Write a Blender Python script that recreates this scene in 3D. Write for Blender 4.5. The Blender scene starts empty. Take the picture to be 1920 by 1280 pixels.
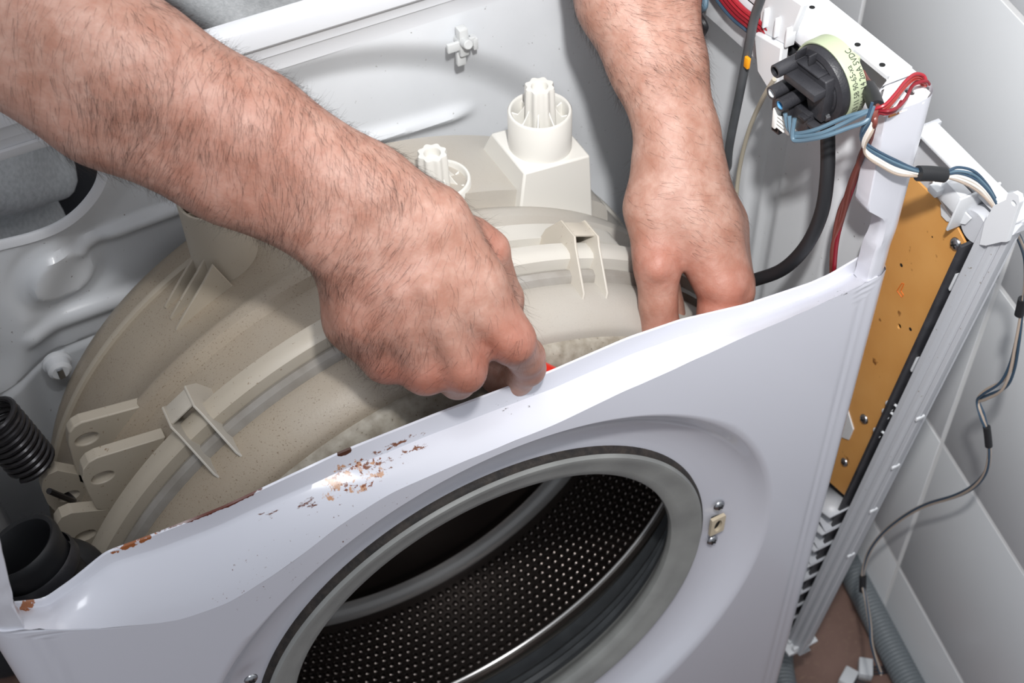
import bpy, bmesh, math, random
import numpy as np
from mathutils import Vector, Matrix, noise
PI = math.pi
C = bpy.context.scene.collection
SC = bpy.context.scene
# ------------------------------------------------------------------ camera, world, lights, exposure
cam_d = bpy.data.cameras.new('camera')
cam = bpy.data.objects.new('camera', cam_d)
C.objects.link(cam)
cam.matrix_world = Matrix(((0.884738, 0.3564469, -0.300307, -0.2061958), (-0.4656097, 0.6467159, -0.6041242, -0.4388802),
                           (-0.0211249, 0.6743175, 0.7381393, 1.3219153), (0, 0, 0, 1)))
cam_d.sensor_width = 36
cam_d.lens = 2463.24 / 1920 * 36
cam_d.clip_start = .01
cam_d.dof.use_dof = True
cam_d.dof.focus_distance = .80
cam_d.dof.aperture_fstop = 13
SC.camera = cam
w = bpy.data.worlds.new('world'); SC.world = w
w.use_nodes = True
w.node_tree.nodes['Background'].inputs[0].default_value = (.88, .93, 1, 1)
w.node_tree.nodes['Background'].inputs[1].default_value = .50

def area(name, loc, target, size, power, col=(1, 1, 1)):
    l = bpy.data.lights.new(name, 'AREA'); l.size = size; l.energy = power; l.color = col
    o = bpy.data.objects.new(name, l); C.objects.link(o); o.location = loc
    d = Vector(target) - Vector(loc)
    o.rotation_euler = d.to_track_quat('-Z', 'Y').to_euler()
    return o
l = bpy.data.lights.new('flash', 'SPOT'); l.energy = 50; l.spot_size = math.radians(88); l.spot_blend = 1; l.shadow_soft_size = .022; l.color = (1, .985, .965)
o = bpy.data.objects.new('flash', l); C.objects.link(o); o.location = (-.10, -.375, 1.49)
o.rotation_euler = (Vector((.46, .32, .90)) - o.location).to_track_quat('-Z', 'Y').to_euler()
area('overhead_fill', (-.25, -.55, 2.1), (.25, .1, .6), .5, 7.5, (.95, .97, 1))  # unseen area light added overhead as soft fill, not an actual fitting
SC.view_settings.view_transform = 'Standard'
SC.view_settings.look = 'None'
SC.view_settings.gamma = 1
SC.view_settings.use_curve_mapping = False
SC.view_settings.exposure = 0.0

# ------------------------------------------------------------------ helpers
def srgb(r, g, b):
    f = lambda c: c / 12.92 if c <= .04045 else ((c + .055) / 1.055) ** 2.4
    return (f(r / 255), f(g / 255), f(b / 255), 1)

def mat(name, col, rough=.5, metal=0, coat=0, bump=0, bscale=200, var=None, vscale=30, spots=None, sscale=300, sthr=.72, sss=0, alpha=None, trans=0, spec=.5):
    m = bpy.data.materials.new(name); m.use_nodes = True
    nt = m.node_tree; b = nt.nodes['Principled BSDF']; N = nt.nodes.new; L = nt.links.new
    b.inputs['Base Color'].default_value = col
    b.inputs['Roughness'].default_value = rough; b.inputs['Metallic'].default_value = metal
    b.inputs['Coat Weight'].default_value = coat; b.inputs['Coat Roughness'].default_value = .12
    b.inputs['Specular IOR Level'].default_value = spec
    if trans: b.inputs['Transmission Weight'].default_value = trans
    if sss:
        b.inputs['Subsurface Weight'].default_value = sss
        b.inputs['Subsurface Radius'].default_value = (1, .35, .2); b.inputs['Subsurface Scale'].default_value = .006
    tc = N('ShaderNodeTexCoord'); src = None
    if var:
        n = N('ShaderNodeTexNoise'); n.inputs['Scale'].default_value = vscale; n.inputs['Detail'].default_value = 6
        L(tc.outputs['Object'], n.inputs['Vector'])
        r = N('ShaderNodeValToRGB'); r.color_ramp.elements[0].position = .35; r.color_ramp.elements[1].position = .68
        r.color_ramp.elements[0].color = col; r.color_ramp.elements[1].color = var
        L(n.outputs['Fac'], r.inputs['Fac']); src = r.outputs['Color']
    if spots:
        n = N('ShaderNodeTexNoise'); n.inputs['Scale'].default_value = sscale; n.inputs['Detail'].default_value = 2
        L(tc.outputs['Object'], n.inputs['Vector'])
        r = N('ShaderNodeValToRGB'); r.color_ramp.elements[0].position = sthr - .03; r.color_ramp.elements[1].position = sthr + .03
        r.color_ramp.elements[0].color = (0, 0, 0, 1); r.color_ramp.elements[1].color = (1, 1, 1, 1)
        L(n.outputs['Fac'], r.inputs['Fac'])
        mx = N('ShaderNodeMixRGB'); mx.inputs[1].default_value = col; mx.inputs[2].default_value = spots
        if src: L(src, mx.inputs[1])
        L(r.outputs['Color'], mx.inputs[0]); src = mx.outputs[0]
    if src: L(src, b.inputs['Base Color'])
    if bump:
        n = N('ShaderNodeTexNoise'); n.inputs['Scale'].default_value = bscale; n.inputs['Detail'].default_value = 4
        L(tc.outputs['Object'], n.inputs['Vector'])
        bp = N('ShaderNodeBump'); bp.inputs['Strength'].default_value = bump; bp.inputs['Distance'].default_value = .001
        L(n.outputs['Fac'], bp.inputs['Height']); L(bp.outputs[0], b.inputs['Normal'])
    return m

M = {}
M['enamel'] = mat('enamel', srgb(211, 212, 220), .28, coat=.4, spots=srgb(120, 110, 105), sscale=260, sthr=.80)
M['inner'] = mat('inner_enamel', srgb(220, 223, 227), .34, coat=.2, spots=srgb(110, 105, 100), sscale=330, sthr=.76, var=srgb(206, 209, 213), vscale=8)
M['rail'] = mat('rail_enamel', srgb(214, 216, 220), .3, coat=.3)
M['tub'] = mat('tub_plastic', srgb(172, 160, 143), .45, bump=.15, bscale=700, var=srgb(160, 146, 128), vscale=9, spots=srgb(128, 112, 92), sscale=900, sthr=.66)
M['tubwhite'] = mat('boss_plastic', srgb(214, 212, 206), .4)
M['tubrib'] = mat('rib_plastic', srgb(182, 172, 156), .45, spots=srgb(140, 120, 98), sscale=420, sthr=.72)
M['seal'] = mat('seal_strip', srgb(158, 154, 148), .22, var=srgb(136, 130, 122), vscale=40)
M['grime'] = mat('grimy_plastic', srgb(166, 160, 148), .55, var=srgb(134, 126, 112), vscale=130, bump=.2, bscale=300, spots=srgb(100, 90, 76), sscale=520, sthr=.72)
M['gasket'] = mat('grey_rubber', srgb(150, 151, 148), .5, bump=.1, bscale=500, var=srgb(130, 131, 129), vscale=20)
M['gasketdark'] = mat('dark_rubber', srgb(78, 81, 84), .4, var=srgb(62, 65, 68), vscale=30)
M['grimeline'] = mat('grimy_rubber', srgb(34, 31, 30), .7, var=srgb(58, 51, 46), vscale=160, bump=.6, bscale=400)
M['steel'] = mat('drum_steel', srgb(120, 112, 108), .30, metal=1)
M['bright'] = mat('bright_steel', srgb(226, 224, 222), .3, metal=.75)
M['screw'] = mat('zinc_steel', srgb(170, 172, 176), .28, metal=1)
M['black'] = mat('black_plastic', srgb(38, 38, 42), .42, bump=.2, bscale=900, var=srgb(54, 54, 58), vscale=60)
M['rubber'] = mat('black_rubber', srgb(30, 31, 34), .5)
M['blackhole'] = mat('black_recess', srgb(8, 8, 9), .7)
M['blueplastic'] = mat('blue_plastic', srgb(92, 150, 190), .35)
M['green'] = mat('pale_green_plastic', srgb(172, 182, 152), .4)
M['ink'] = mat('grey_ink', srgb(52, 58, 50), .7)
M['pcb'] = mat('orange_board', srgb(214, 158, 90), .42, var=srgb(204, 145, 76), vscale=18, spots=srgb(128, 80, 32), sscale=110, sthr=.74)
M['orangeink'] = mat('orange_ink', srgb(214, 104, 30), .5)
M['panel'] = mat('panel_plastic', srgb(190, 192, 197), .4, spots=srgb(150, 146, 140), sscale=300, sthr=.74)
M['panelwhite'] = mat('white_plastic', srgb(214, 216, 219), .38)
M['beige'] = mat('beige_plastic', srgb(198, 184, 160), .45)
M['spring'] = mat('spring_steel', srgb(60, 58, 60), .38, metal=.7, coat=.2)
M['hose'] = mat('corrugated_grey', srgb(112, 118, 122), .5)
M['blue'] = mat('blue_wire', srgb(88, 112, 128), .4)
M['navy'] = mat('navy_wire', srgb(52, 74, 94), .4)
M['white'] = mat('white_wire', srgb(222, 216, 208), .4)
M['tan'] = mat('tan_wire', srgb(176, 160, 146), .4)
M['red'] = mat('red_wire', srgb(150, 30, 42), .38)
M['darkred'] = mat('dark_red_wire', srgb(122, 24, 36), .38)
M['orange'] = mat('orange_wire', srgb(172, 56, 50), .38)
M['brown'] = mat('brown_wire', srgb(112, 58, 50), .4)
M['tube'] = mat('clear_tube', srgb(204, 196, 178), .25, trans=.35)
M['clip'] = mat('clear_clip', srgb(226, 228, 228), .3, trans=.3)
M['redtool'] = mat('red_tool', srgb(214, 34, 14), .3, coat=.3)
M['wallpaint'] = mat('wall_paint', srgb(196, 200, 196), .8, bump=.1, bscale=60)
M['grout'] = mat('grout', srgb(246, 246, 246), .8)
M['tile'] = mat('white_tile', srgb(224, 226, 228), .35, coat=.12, var=srgb(219, 221, 224), vscale=3)
M['floor'] = mat('brown_floor', srgb(134, 106, 96), .6, var=srgb(118, 92, 82), vscale=14, spots=srgb(130, 104, 92), sscale=160, sthr=.6, bump=.1)
M['shirt'] = mat('grey_melange', srgb(206, 208, 210), .9, bump=.6, bscale=900, var=srgb(186, 189, 191), vscale=260)
M['label'] = mat('paper_label', srgb(236, 236, 232), .6)
M['orangepaint'] = mat('orange_paint', srgb(224, 150, 20), .5)

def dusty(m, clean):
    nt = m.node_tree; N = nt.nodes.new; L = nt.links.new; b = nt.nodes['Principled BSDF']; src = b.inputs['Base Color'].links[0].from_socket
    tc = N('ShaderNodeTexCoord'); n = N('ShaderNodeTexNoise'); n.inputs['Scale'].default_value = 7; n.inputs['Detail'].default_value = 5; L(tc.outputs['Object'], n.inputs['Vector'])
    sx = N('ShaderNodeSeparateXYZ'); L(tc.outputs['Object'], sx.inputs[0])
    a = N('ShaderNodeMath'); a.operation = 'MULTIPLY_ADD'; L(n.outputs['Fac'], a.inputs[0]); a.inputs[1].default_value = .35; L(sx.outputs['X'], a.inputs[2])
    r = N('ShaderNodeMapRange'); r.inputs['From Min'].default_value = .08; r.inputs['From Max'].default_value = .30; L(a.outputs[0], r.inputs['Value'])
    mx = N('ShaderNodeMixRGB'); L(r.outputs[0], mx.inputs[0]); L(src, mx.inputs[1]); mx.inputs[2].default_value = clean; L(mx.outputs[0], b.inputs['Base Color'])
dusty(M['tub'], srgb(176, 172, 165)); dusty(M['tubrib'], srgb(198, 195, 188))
def link(name, me, m=None, parent=None, smooth=True):
    o = bpy.data.objects.new(name, me); C.objects.link(o)
    if m is not None and not me.materials: me.materials.append(m)
    if parent is not None: o.parent = parent
    if smooth:
        for p in me.polygons: p.use_smooth = True
    return o

def tag(o, label=None, cat=None, group=None, kind=None):
    if label: o['label'] = label
    if cat: o['category'] = cat
    if group: o['group'] = group
    if kind: o['kind'] = kind
    return o

def empty(name, loc, label, cat, group=None):
    o = bpy.data.objects.new(name, None); C.objects.link(o); o.location = loc; o.empty_display_size = .02
    tag(o, label, cat, group)
    return o

class G:
    """collects geometry in world coordinates"""
    def __init__(s): s.v = []; s.f = []
    def add(s, vs, fs):
        n = len(s.v); s.v += [tuple(v) for v in vs]; s.f += [tuple(i + n for i in f) for f in fs]; return s
    def grid(s, rows, cu=False, cv=False, flip=False):
        n = len(s.v); R = len(rows); K = len(rows[0])
        for r in rows: s.v += [tuple(v) for v in r]
        for i in range(R if cu else R - 1):
            for j in range(K if cv else K - 1):
                a = n + i * K + j; b = n + i * K + (j + 1) % K; c = n + ((i + 1) % R) * K + (j + 1) % K; d = n + ((i + 1) % R) * K + j
                s.f.append((a, d, c, b) if flip else (a, b, c, d))
        return s
    def box(s, c, h, ax=None, bev=0.0):
        ax = ax or ((1, 0, 0), (0, 1, 0), (0, 0, 1)); ax = [Vector(a).normalized() for a in ax]; c = Vector(c)
        bm = bmesh.new(); bmesh.ops.create_cube(bm, size=2)
        for v in bm.verts: v.co = Vector((v.co.x * h[0], v.co.y * h[1], v.co.z * h[2]))
        if bev: bmesh.ops.bevel(bm, geom=bm.edges[:], offset=bev, segments=2, affect='EDGES', profile=.5)
        bm.verts.index_update()
        s.add([c + ax[0] * v.co.x + ax[1] * v.co.y + ax[2] * v.co.z for v in bm.verts], [[v.index for v in f.verts] for f in bm.faces])
        bm.free(); return s
    def lathe(s, prof, o=(0, 0, 0), axis=(0, 0, 1), seg=32, a0=0, a1=2 * PI, ref=None, cap=True):
        """prof: (radius, height along axis)"""
        ax = Vector(axis).normalized(); e = Vector(ref) if ref else (Vector((1, 0, 0)) if abs(ax.x) < .9 else Vector((0, 1, 0)))
        u = (e - ax * e.dot(ax)).normalized(); v = ax.cross(u); o = Vector(o)
        full = abs(a1 - a0 - 2 * PI) < 1e-6; K = seg if full else seg + 1
        rows = [[o + ax * h + (u * math.cos(a0 + (a1 - a0) * j / seg) + v * math.sin(a0 + (a1 - a0) * j / seg)) * r for j in range(K)] for r, h in prof]
        s.grid(rows, cv=full); return s
    def cyl(s, a, b, r, r2=None, seg=20, bev=.0):
        a = Vector(a); b = Vector(b); L = (b - a).length; r2 = r if r2 is None else r2
        bev = bev or min(r, r2) * .15
        return s.lathe([(0, 0), (r - bev, 0), (r, bev), (r2, L - bev), (r2 - bev, L), (0, L)], a, b - a, seg)
    def tube(s, pts, r, seg=10, sub=6, closed=False, cap=True):
        pts = [Vector(p) for p in pts]; P = []
        n = len(pts)
        if n > 2:
            for i in range(n - 1):
                p0 = pts[max(i - 1, 0)]; p1 = pts[i]; p2 = pts[i + 1]; p3 = pts[min(i + 2, n - 1)]
                for k in range(sub):
                    t = k / sub
                    P.append(.5 * ((2 * p1) + (p2 - p0) * t + (2 * p0 - 5 * p1 + 4 * p2 - p3) * t * t + (3 * p1 - p0 - 3 * p2 + p3) * t ** 3))
            P.append(pts[-1])
        else: P = pts
        T = [(P[min(i + 1, len(P) - 1)] - P[max(i - 1, 0)]).normalized() for i in range(len(P))]
        u = T[0].orthogonal().normalized(); rows = []
        for i, p in enumerate(P):
            u = (u - T[i] * u.dot(T[i])).normalized(); v = T[i].cross(u)
            rr = r(i / (len(P) - 1)) if callable(r) else r
            rows.append([p + (u * math.cos(2 * PI * j / seg) + v * math.sin(2 * PI * j / seg)) * rr for j in range(seg)])
        if cap:
            rows = [[P[0]] * seg] + rows + [[P[-1]] * seg]
        s.grid(rows, cv=True); return s
    def prism(s, poly, o, u, v, d, bev=0.0):
        """polygon (2D) at origin o with axes u,v extruded by vector d"""
        o = Vector(o); u = Vector(u); v = Vector(v); d = Vector(d)
        A = [o + u * a + v * b for a, b in poly]; n = len(A)
        s.add(A + [p + d for p in A], [tuple(range(n))[::-1], tuple(range(n, 2 * n))] + [(i, (i + 1) % n, (i + 1) % n + n, i + n) for i in range(n)])
        return s
    def plate(s, poly, hole, rad, o, u, v, d, N=64):
        """flat plate with one elliptic hole; polygon star-shaped about the hole"""
        o = Vector(o); u = Vector(u); v = Vector(v); d = Vector(d); hx, hy = hole; rx, ry = rad
        angs = sorted(set([2 * PI * k / N for k in range(N)] + [math.atan2(b - hy, a - hx) % (2 * PI) for a, b in poly]))
        out = []; inn = []
        for t in angs:
            c, q = math.cos(t), math.sin(t); best = None
            for i in range(len(poly)):
                (x1, y1), (x2, y2) = poly[i], poly[(i + 1) % len(poly)]
                ex, ey = x2 - x1, y2 - y1; den = c * ey - q * ex
                if abs(den) < 1e-12: continue
                tt = ((x1 - hx) * ey - (y1 - hy) * ex) / den; ss = ((x1 - hx) * q - (y1 - hy) * c) / den
                if tt > 0 and -1e-6 <= ss <= 1 + 1e-6 and (best is None or tt < best): best = tt
            best = best or rx
            out.append((hx + c * best, hy + q * best)); inn.append((hx + rx * c, hy + ry * q))
        P = lambda L, k: [o + u * a + v * b + d * k for a, b in L]
        s.grid([P(inn, 0), P(out, 0), P(out, 1), P(inn, 1)], cu=True, cv=True); return s
    def mk(s, name, m, parent=None, smooth=True, bevel=0, auto=35, merge=True):
        me = bpy.data.meshes.new(name)
        off = parent_loc(parent)
        me.from_pydata([(v[0] - off[0], v[1] - off[1], v[2] - off[2]) for v in s.v], [], s.f)
        bm = bmesh.new(); bm.from_mesh(me)
        if merge: bmesh.ops.remove_doubles(bm, verts=bm.verts[:], dist=1e-6)
        bmesh.ops.dissolve_degenerate(bm, edges=bm.edges[:], dist=1e-7)
        bmesh.ops.recalc_face_normals(bm, faces=bm.faces[:])
        if smooth:
            for e in bm.edges:
                e.smooth = e.calc_face_angle(3.2) < math.radians(auto) if len(e.link_faces) == 2 else True
        bm.to_mesh(me); bm.free(); me.update()
        o = link(name, me, m, parent, smooth)
        if bevel:
            b = o.modifiers.new('bevel', 'BEVEL'); b.width = bevel; b.segments = 2; b.limit_method = 'ANGLE'; b.angle_limit = .6
        return o
    def bx(s, name, m, parent, w): return s.mk(name, m, parent, bevel=w)

def parent_loc(p):
    v = Vector((0, 0, 0))
    while p is not None: v += p.location; p = p.parent
    return v

def lerp(a, b, t): return a + (b - a) * t
def sm(a, b, x):
    t = min(1, max(0, (x - a) / (b - a))); return t * t * (3 - 2 * t)
def interp(tab, x):
    if x <= tab[0][0]: return tab[0][1]
    for (x0, y0), (x1, y1) in zip(tab, tab[1:]):
        if x <= x1: return lerp(y0, y1, (x - x0) / (x1 - x0))
    return tab[-1][1]
def smooth_interp(tab, x, w=.012):
    return sum(interp(tab, x + w * k / 4) * q for k, q in zip((-4, -3, -2, -1, 0, 1, 2, 3, 4), (1, 2, 3, 4, 5, 4, 3, 2, 1))) / 25

# ------------------------------------------------------------------ room
g = G().box((0, .6, -.01), (2.2, 2.2, .01)); tag(g.mk('floor', M['floor'], smooth=False), kind='structure')
th = math.radians(12.494)
wd = Vector((math.sin(th), math.cos(th), 0)); wn = Vector((-math.cos(th), math.sin(th), 0)); w0 = Vector((.5, .06, 0))
g = G().box(w0 + wd * .5 - wn * .0466 + Vector((0, 0, 1.2)), (1.6, .05, 1.2), (wd, wn, (0, 0, 1)))
wall = g.mk('wall_right', M['grout'], smooth=False); tag(wall, kind='structure')
tile_me = None
TW, TH = .291, .213
for i in range(-3, 4):
    for k in range(5):
        if tile_me is None:
            t0 = G().box((0, 0, 0), (TW / 2 - .0026, .004, TH / 2 - .0026), ((1, 0, 0), (0, 1, 0), (0, 0, 1)), bev=.0009)
            to = t0.mk('tile', M['tile'], wall, smooth=True); tile_me = to.data
        else:
            to = bpy.data.objects.new('tile', tile_me); C.objects.link(to); to.parent = wall
        c = w0 + wd * (.003 + TW * (i + .5)) + Vector((0, 0, -.1005 + TH * (k + .5) + 0))
        to.location = c; to.rotation_euler = (random.Random(i * 7 + k).uniform(-.002, .002), 0, math.atan2(wd.y, wd.x) + random.Random(i + k * 9).uniform(-.002, .002))
g = G().box((-.3, 2.0, 1.2), (1.9, .05, 1.2)); tag(g.mk('wall_back', M['wallpaint'], smooth=False), kind='structure')

# ------------------------------------------------------------------ washing machine cabinet
WM = empty('washing_machine', (0, .15, 0), 'white front-loading washing machine with its top off, rusty front panel and open door hole', 'washing machine')
Ktab = [(-.30, .722), (-.282, .716), (-.268, .706), (-.255, .694), (-.2416, .686), (-.2077, .6648), (-.1764, .6604), (-.1383, .6715), (-.102, .689), (-.0703, .698), (-.03, .6985), (.0404, .696), (.0782, .699), (.1311, .7003), (.1791, .7025), (.2208, .7019), (.26, .704), (.30, .704)]
Ttab = [(-.30, .722), (-.282, .712), (-.267, .7035), (-.250, .710), (-.228, .7214), (-.20, .7195), (-.1615, .7186), (-.088, .724), (-.0286, .7228), (.0484, .7184), (.0936, .7195), (.105, .7195), (.1426, .7159), (.1928, .7043), (.2457, .6985), (.262, .699), (.2886, .705), (.30, .705)]
K = lambda x: smooth_interp(Ktab, x)
T = lambda x: smooth_interp(Ttab, x, .005)
ZC = .459
def fy(x, z):
    r = math.hypot(x, z - ZC); y = 0
    if r < .2315:
        y += interp([(.181, .0225), (.190, .0220), (.200, .0205), (.210, .0175), (.219, .0125), (.2255, .0060), (.2295, .0015), (.2315, 0)], r)
    ax = abs(x)
    y += .0012 * math.exp(-((ax - .2735) / .0022) ** 2)
    if ax > .2745: y += .0012 * sm(.2745, .281, ax)
    if ax > .2855:
        q = min(1, (ax - .2855) / .012); y += .012 * (1 - math.sqrt(max(0, 1 - q * q)))
    if r > .235: y -= .004 * sm(.235, .262, r) * sm(.0, .09, K(x) - z + .03) * 0
    return y
g = G()
angs = set(); N = 560
for k in range(N): angs.add(2 * PI * k / N)
for cx in (.2975, -.2975):
    for cz in (.03, K(cx)): angs.add(math.atan2(cz - ZC, cx) % (2 * PI))
for cx in [.2735, .2855, .291, .295, .2965]:
    pass
angs = sorted(angs)
def bound(t):
    c, s_ = math.cos(t), math.sin(t); lim = 9
    if abs(c) > 1e-9: lim = .2975 / abs(c)
    if s_ < 0: lim = min(lim, (ZC - .03) / -s_)
    else:
        lo, hi = .1, lim
        if ZC + s_ * lim > K(c * lim):
            lo = .19
            for _ in range(40):
                mid = (lo + hi) / 2
                if ZC + s_ * mid > K(c * mid): hi = mid
                else: lo = mid
            lim = lo
    return lim
rr = [.181, .1825, .184, .186, .1885, .191, .1955, .200, .205, .210, .2145, .219, .2225, .2255, .2285, .2315]
rows = []
B = [bound(t) for t in angs]
for r in [.181] + rr: rows.append([(r * math.cos(t), fy(r * math.cos(t), ZC + r * math.sin(t)) + (.012 if not rows else 0), ZC + r * math.sin(t)) for t in angs])
NR = 44
for i in range(1, NR + 1):
    row = []
    for t, b in zip(angs, B):
        u = i / NR
        # finer sampling close to the boundary so the rounded corner reads
        u = 1 - (1 - u) ** 1.8
        b_ = max(b, .2320); r = lerp(.2315, b_, u); x = r * math.cos(t); z = ZC + r * math.sin(t)
        row.append((x, fy(x, z), z))
    rows.append(row)
g.grid(rows, cv=True)
# sloping lip from the crease back to the top edge and the folded inner flange
xs = [-.2975 + .5825 * i / 260 for i in range(261)]
lip = []
for s_ in [0, .05, .12, .22, .34, .46, .55, .60, .64, .70, .78, .88, .95, 1]:
    row = []
    for x in xs:
        k, t = K(x), T(x); y0 = fy(x, k)
        h = lerp(.004, .0135, sm(-.275, -.17, x)) * lerp(1, .72, sm(.10, .24, x)); zm = t - h          # where the ledge turns up into the rim
        if s_ <= .60:
            u = s_ / .60; bul = math.sin(PI * u)
            y = lerp(y0, .0190, u) - .0016 * bul * sm(.02, -.12, x); z = lerp(k, zm, u ** .92) + .0022 * bul * sm(-.02, -.14, x) + .0008 * bul
        else:
            u = (s_ - .60) / .40; y = lerp(.0190, .0212, u); z = lerp(zm, t, u)
        if .55 <= s_ <= .64: z += .0004
        dent = .0016 * math.exp(-((x + .16) / .05) ** 2) * math.sin(PI * s_)
        row.append((x, y + dent, z + .0005 * noise.noise((x * 40, s_ * 2, 3))))
    lip.append(row)
lip.append([(x, .0224, T(x) + .0005) for x in xs])
lip.append([(x, .0232, T(x) - .001) for x in xs])
lip.append([(x, .0228, T(x) - .016) for x in xs])
g.grid(lip)
front = g.mk('front_panel', None, WM, auto=50)
# white enamel with rust, scratches and scuffs that belong to the sheet
m = bpy.data.materials.new('front_enamel'); m.use_nodes = True; nt = m.node_tree; b = nt.nodes['Principled BSDF']; Nn = nt.nodes.new; Ll = nt.links.new
b.inputs['Roughness'].default_value = .27; b.inputs['Coat Weight'].default_value = .45; b.inputs['Coat Roughness'].default_value = .1
tc = Nn('ShaderNodeTexCoord')
def node_mask(center, rad, nscale, thr, soft=.04, stretch=(1, 1, 1)):
    mp = Nn('ShaderNodeMapping'); mp.inputs['Location'].default_value = [-c / r for c, r in zip(center, rad)]; mp.inputs['Scale'].default_value = [1 / r for r in rad]
    Ll(tc.outputs['Object'], mp.inputs['Vector'])
    ln = Nn('ShaderNodeVectorMath'); ln.operation = 'LENGTH'; Ll(mp.outputs[0], ln.inputs[0])
    mp2 = Nn('ShaderNodeMapping'); mp2.inputs['Scale'].default_value = stretch; Ll(tc.outputs['Object'], mp2.inputs['Vector'])
    n = Nn('ShaderNodeTexNoise'); n.inputs['Scale'].default_value = nscale; n.inputs['Detail'].default_value = 8; n.inputs['Roughness'].default_value = .65
    Ll(mp2.outputs[0], n.inputs['Vector'])
    mr = Nn('ShaderNodeMapRange'); mr.inputs['From Min'].default_value = .35; mr.inputs['From Max'].default_value = 1; mr.inputs['To Min'].default_value = .22; mr.inputs['To Max'].default_value = -.35
    Ll(ln.outputs['Value'], mr.inputs['Value'])
    ad = Nn('ShaderNodeMath'); ad.operation = 'ADD'; Ll(n.outputs['Fac'], ad.inputs[0]); Ll(mr.outputs[0], ad.inputs[1])
    st = Nn('ShaderNodeMapRange'); st.inputs['From Min'].default_value = thr; st.inputs['From Max'].default_value = thr + soft
    Ll(ad.outputs[0], st.inputs['Value']); return st.outputs[0]
col = None
def mixin(prev, c, fac):
    mx = Nn('ShaderNodeMixRGB'); Ll(fac, mx.inputs[0]); mx.inputs[2].default_value = c
    if prev is None: mx.inputs[1].default_value = srgb(210, 211, 220)
    else: Ll(prev, mx.inputs[1])
    return mx.outputs[0]
oy = -.15
for c, ctr, rad, ns, thr, stt in (
    (srgb(190, 144, 112), (-.090, .012 + oy, .708), (.05, .03, .020), 190, .735, (1, 1, 1)),
    (srgb(124, 66, 38), (-.085, .012 + oy, .709), (.045, .03, .016), 360, .765, (1, 1, 1)),
    (srgb(120, 74, 52), (-.06, .012 + oy, .712), (.06, .03, .016), 210, .77, (.6, 1, 1)),
    (srgb(104, 60, 44), (-.13, .012 + oy, .703), (.05, .03, .012), 260, .80, (.35, 1, 1)),
    (srgb(60, 50, 48), (.03, .01 + oy, .709), (.08, .03, .012), 260, .80, (.5, 1, 1)),
    (srgb(146, 84, 44), (-.213, .021 + oy, .7200), (.024, .009, .0045), 340, .62, (1, 1, 1)),
    (srgb(90, 34, 16), (-.165, .0225 + oy, .7195), (.055, .0035, .0035), 90, .50, (1, 1, 1)),
    (srgb(70, 38, 24), (-.087, .021 + oy, .7235), (.007, .008, .004), 90, .50, (1, 1, 1)),
    (srgb(150, 88, 46), (-.275, .020 + oy, .707), (.013, .008, .005), 300, .62, (1, 1, 1)),
    (srgb(70, 64, 62), (.25, .01 + oy, .702), (.05, .03, .01), 330, .83, (.6, 1, 1)),
    (srgb(104, 60, 44), (-.12, .0 + oy, .68), (.2, .03, .1), 330, .86, (1, 1, 1))):
    col = mixin(col, c, node_mask(ctr, rad, ns, thr, .05, stt))
Ll(col, b.inputs['Base Color'])
front.data.materials.append(m)

# corner posts above the panel
def post(sg, name):
    g = G(); xi = [(.69, .2795), (.732, .2790), (.7445, .2766), (.792, .2687), (.85, .2620)] if sg < 0 else [(.690, .2765), (.735, .2775), (.745, .2790), (.758, .2765), (.773, .2600), (.80, .2590), (.8356, .2575), (.849, .2570)]
    rows = []
    for k in range(40):
        z = lerp(.698 if sg > 0 else .704, .849, k / 39); x0 = interp(xi, z) + .0006 * noise.noise((z * 120, 0, 0))
        dy = .0016 * math.exp(-((z - .748) / .006) ** 2); low = .0016 * sm(.745, .722, z)
        row = [(x0 + .0005, .014, z), (x0 - .0002, .008, z), (x0, .0016 + dy, z), (x0 + .0006, .0008 + dy, z), (.2795 + .004 * max(0, (.278 - x0)), .0001 + dy * .4, z), (.2835, .0008, z)]
        for q in range(9):
            a = q / 8 * PI / 2; row.append((.2845 + .0131 * math.sin(a), .0139 - .0131 * math.cos(a), z))
        row += [(.2976, .022, z), (.2976, .034, z), (.2964, .034, z)]
        rows.append([(sg * x, y + low, zz) for x, y, zz in row])
    g.grid(rows)
    return g.mk(name, M['enamel'], WM)
post(1, 'corner_post'); post(-1, 'corner_post')
# rusty pressed cap on the right post
def rustmat(name, ctr, rad, base):
    m = bpy.data.materials.new(name); m.use_nodes = True
    global nt, Nn, Ll, tc
    nt = m.node_tree; Nn = nt.nodes.new; Ll = nt.links.new; tc = Nn('ShaderNodeTexCoord')
    b = nt.nodes['Principled BSDF']; b.inputs['Roughness'].default_value = .35
    c1 = Nn('ShaderNodeMixRGB'); c1.inputs[1].default_value = base; c1.inputs[2].default_value = srgb(196, 122, 60); Ll(node_mask(ctr, rad, 160, .64, .06), c1.inputs[0])
    c2 = Nn('ShaderNodeMixRGB'); Ll(c1.outputs[0], c2.inputs[1]); c2.inputs[2].default_value = srgb(120, 60, 30); Ll(node_mask(ctr, rad, 240, .74, .05), c2.inputs[0])
    Ll(c2.outputs[0], b.inputs['Base Color']); return m
M['rustcap'] = rustmat('rusty_enamel', (.262, .002 + oy, .848), (.014, .016, .012), srgb(232, 232, 234))
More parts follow.
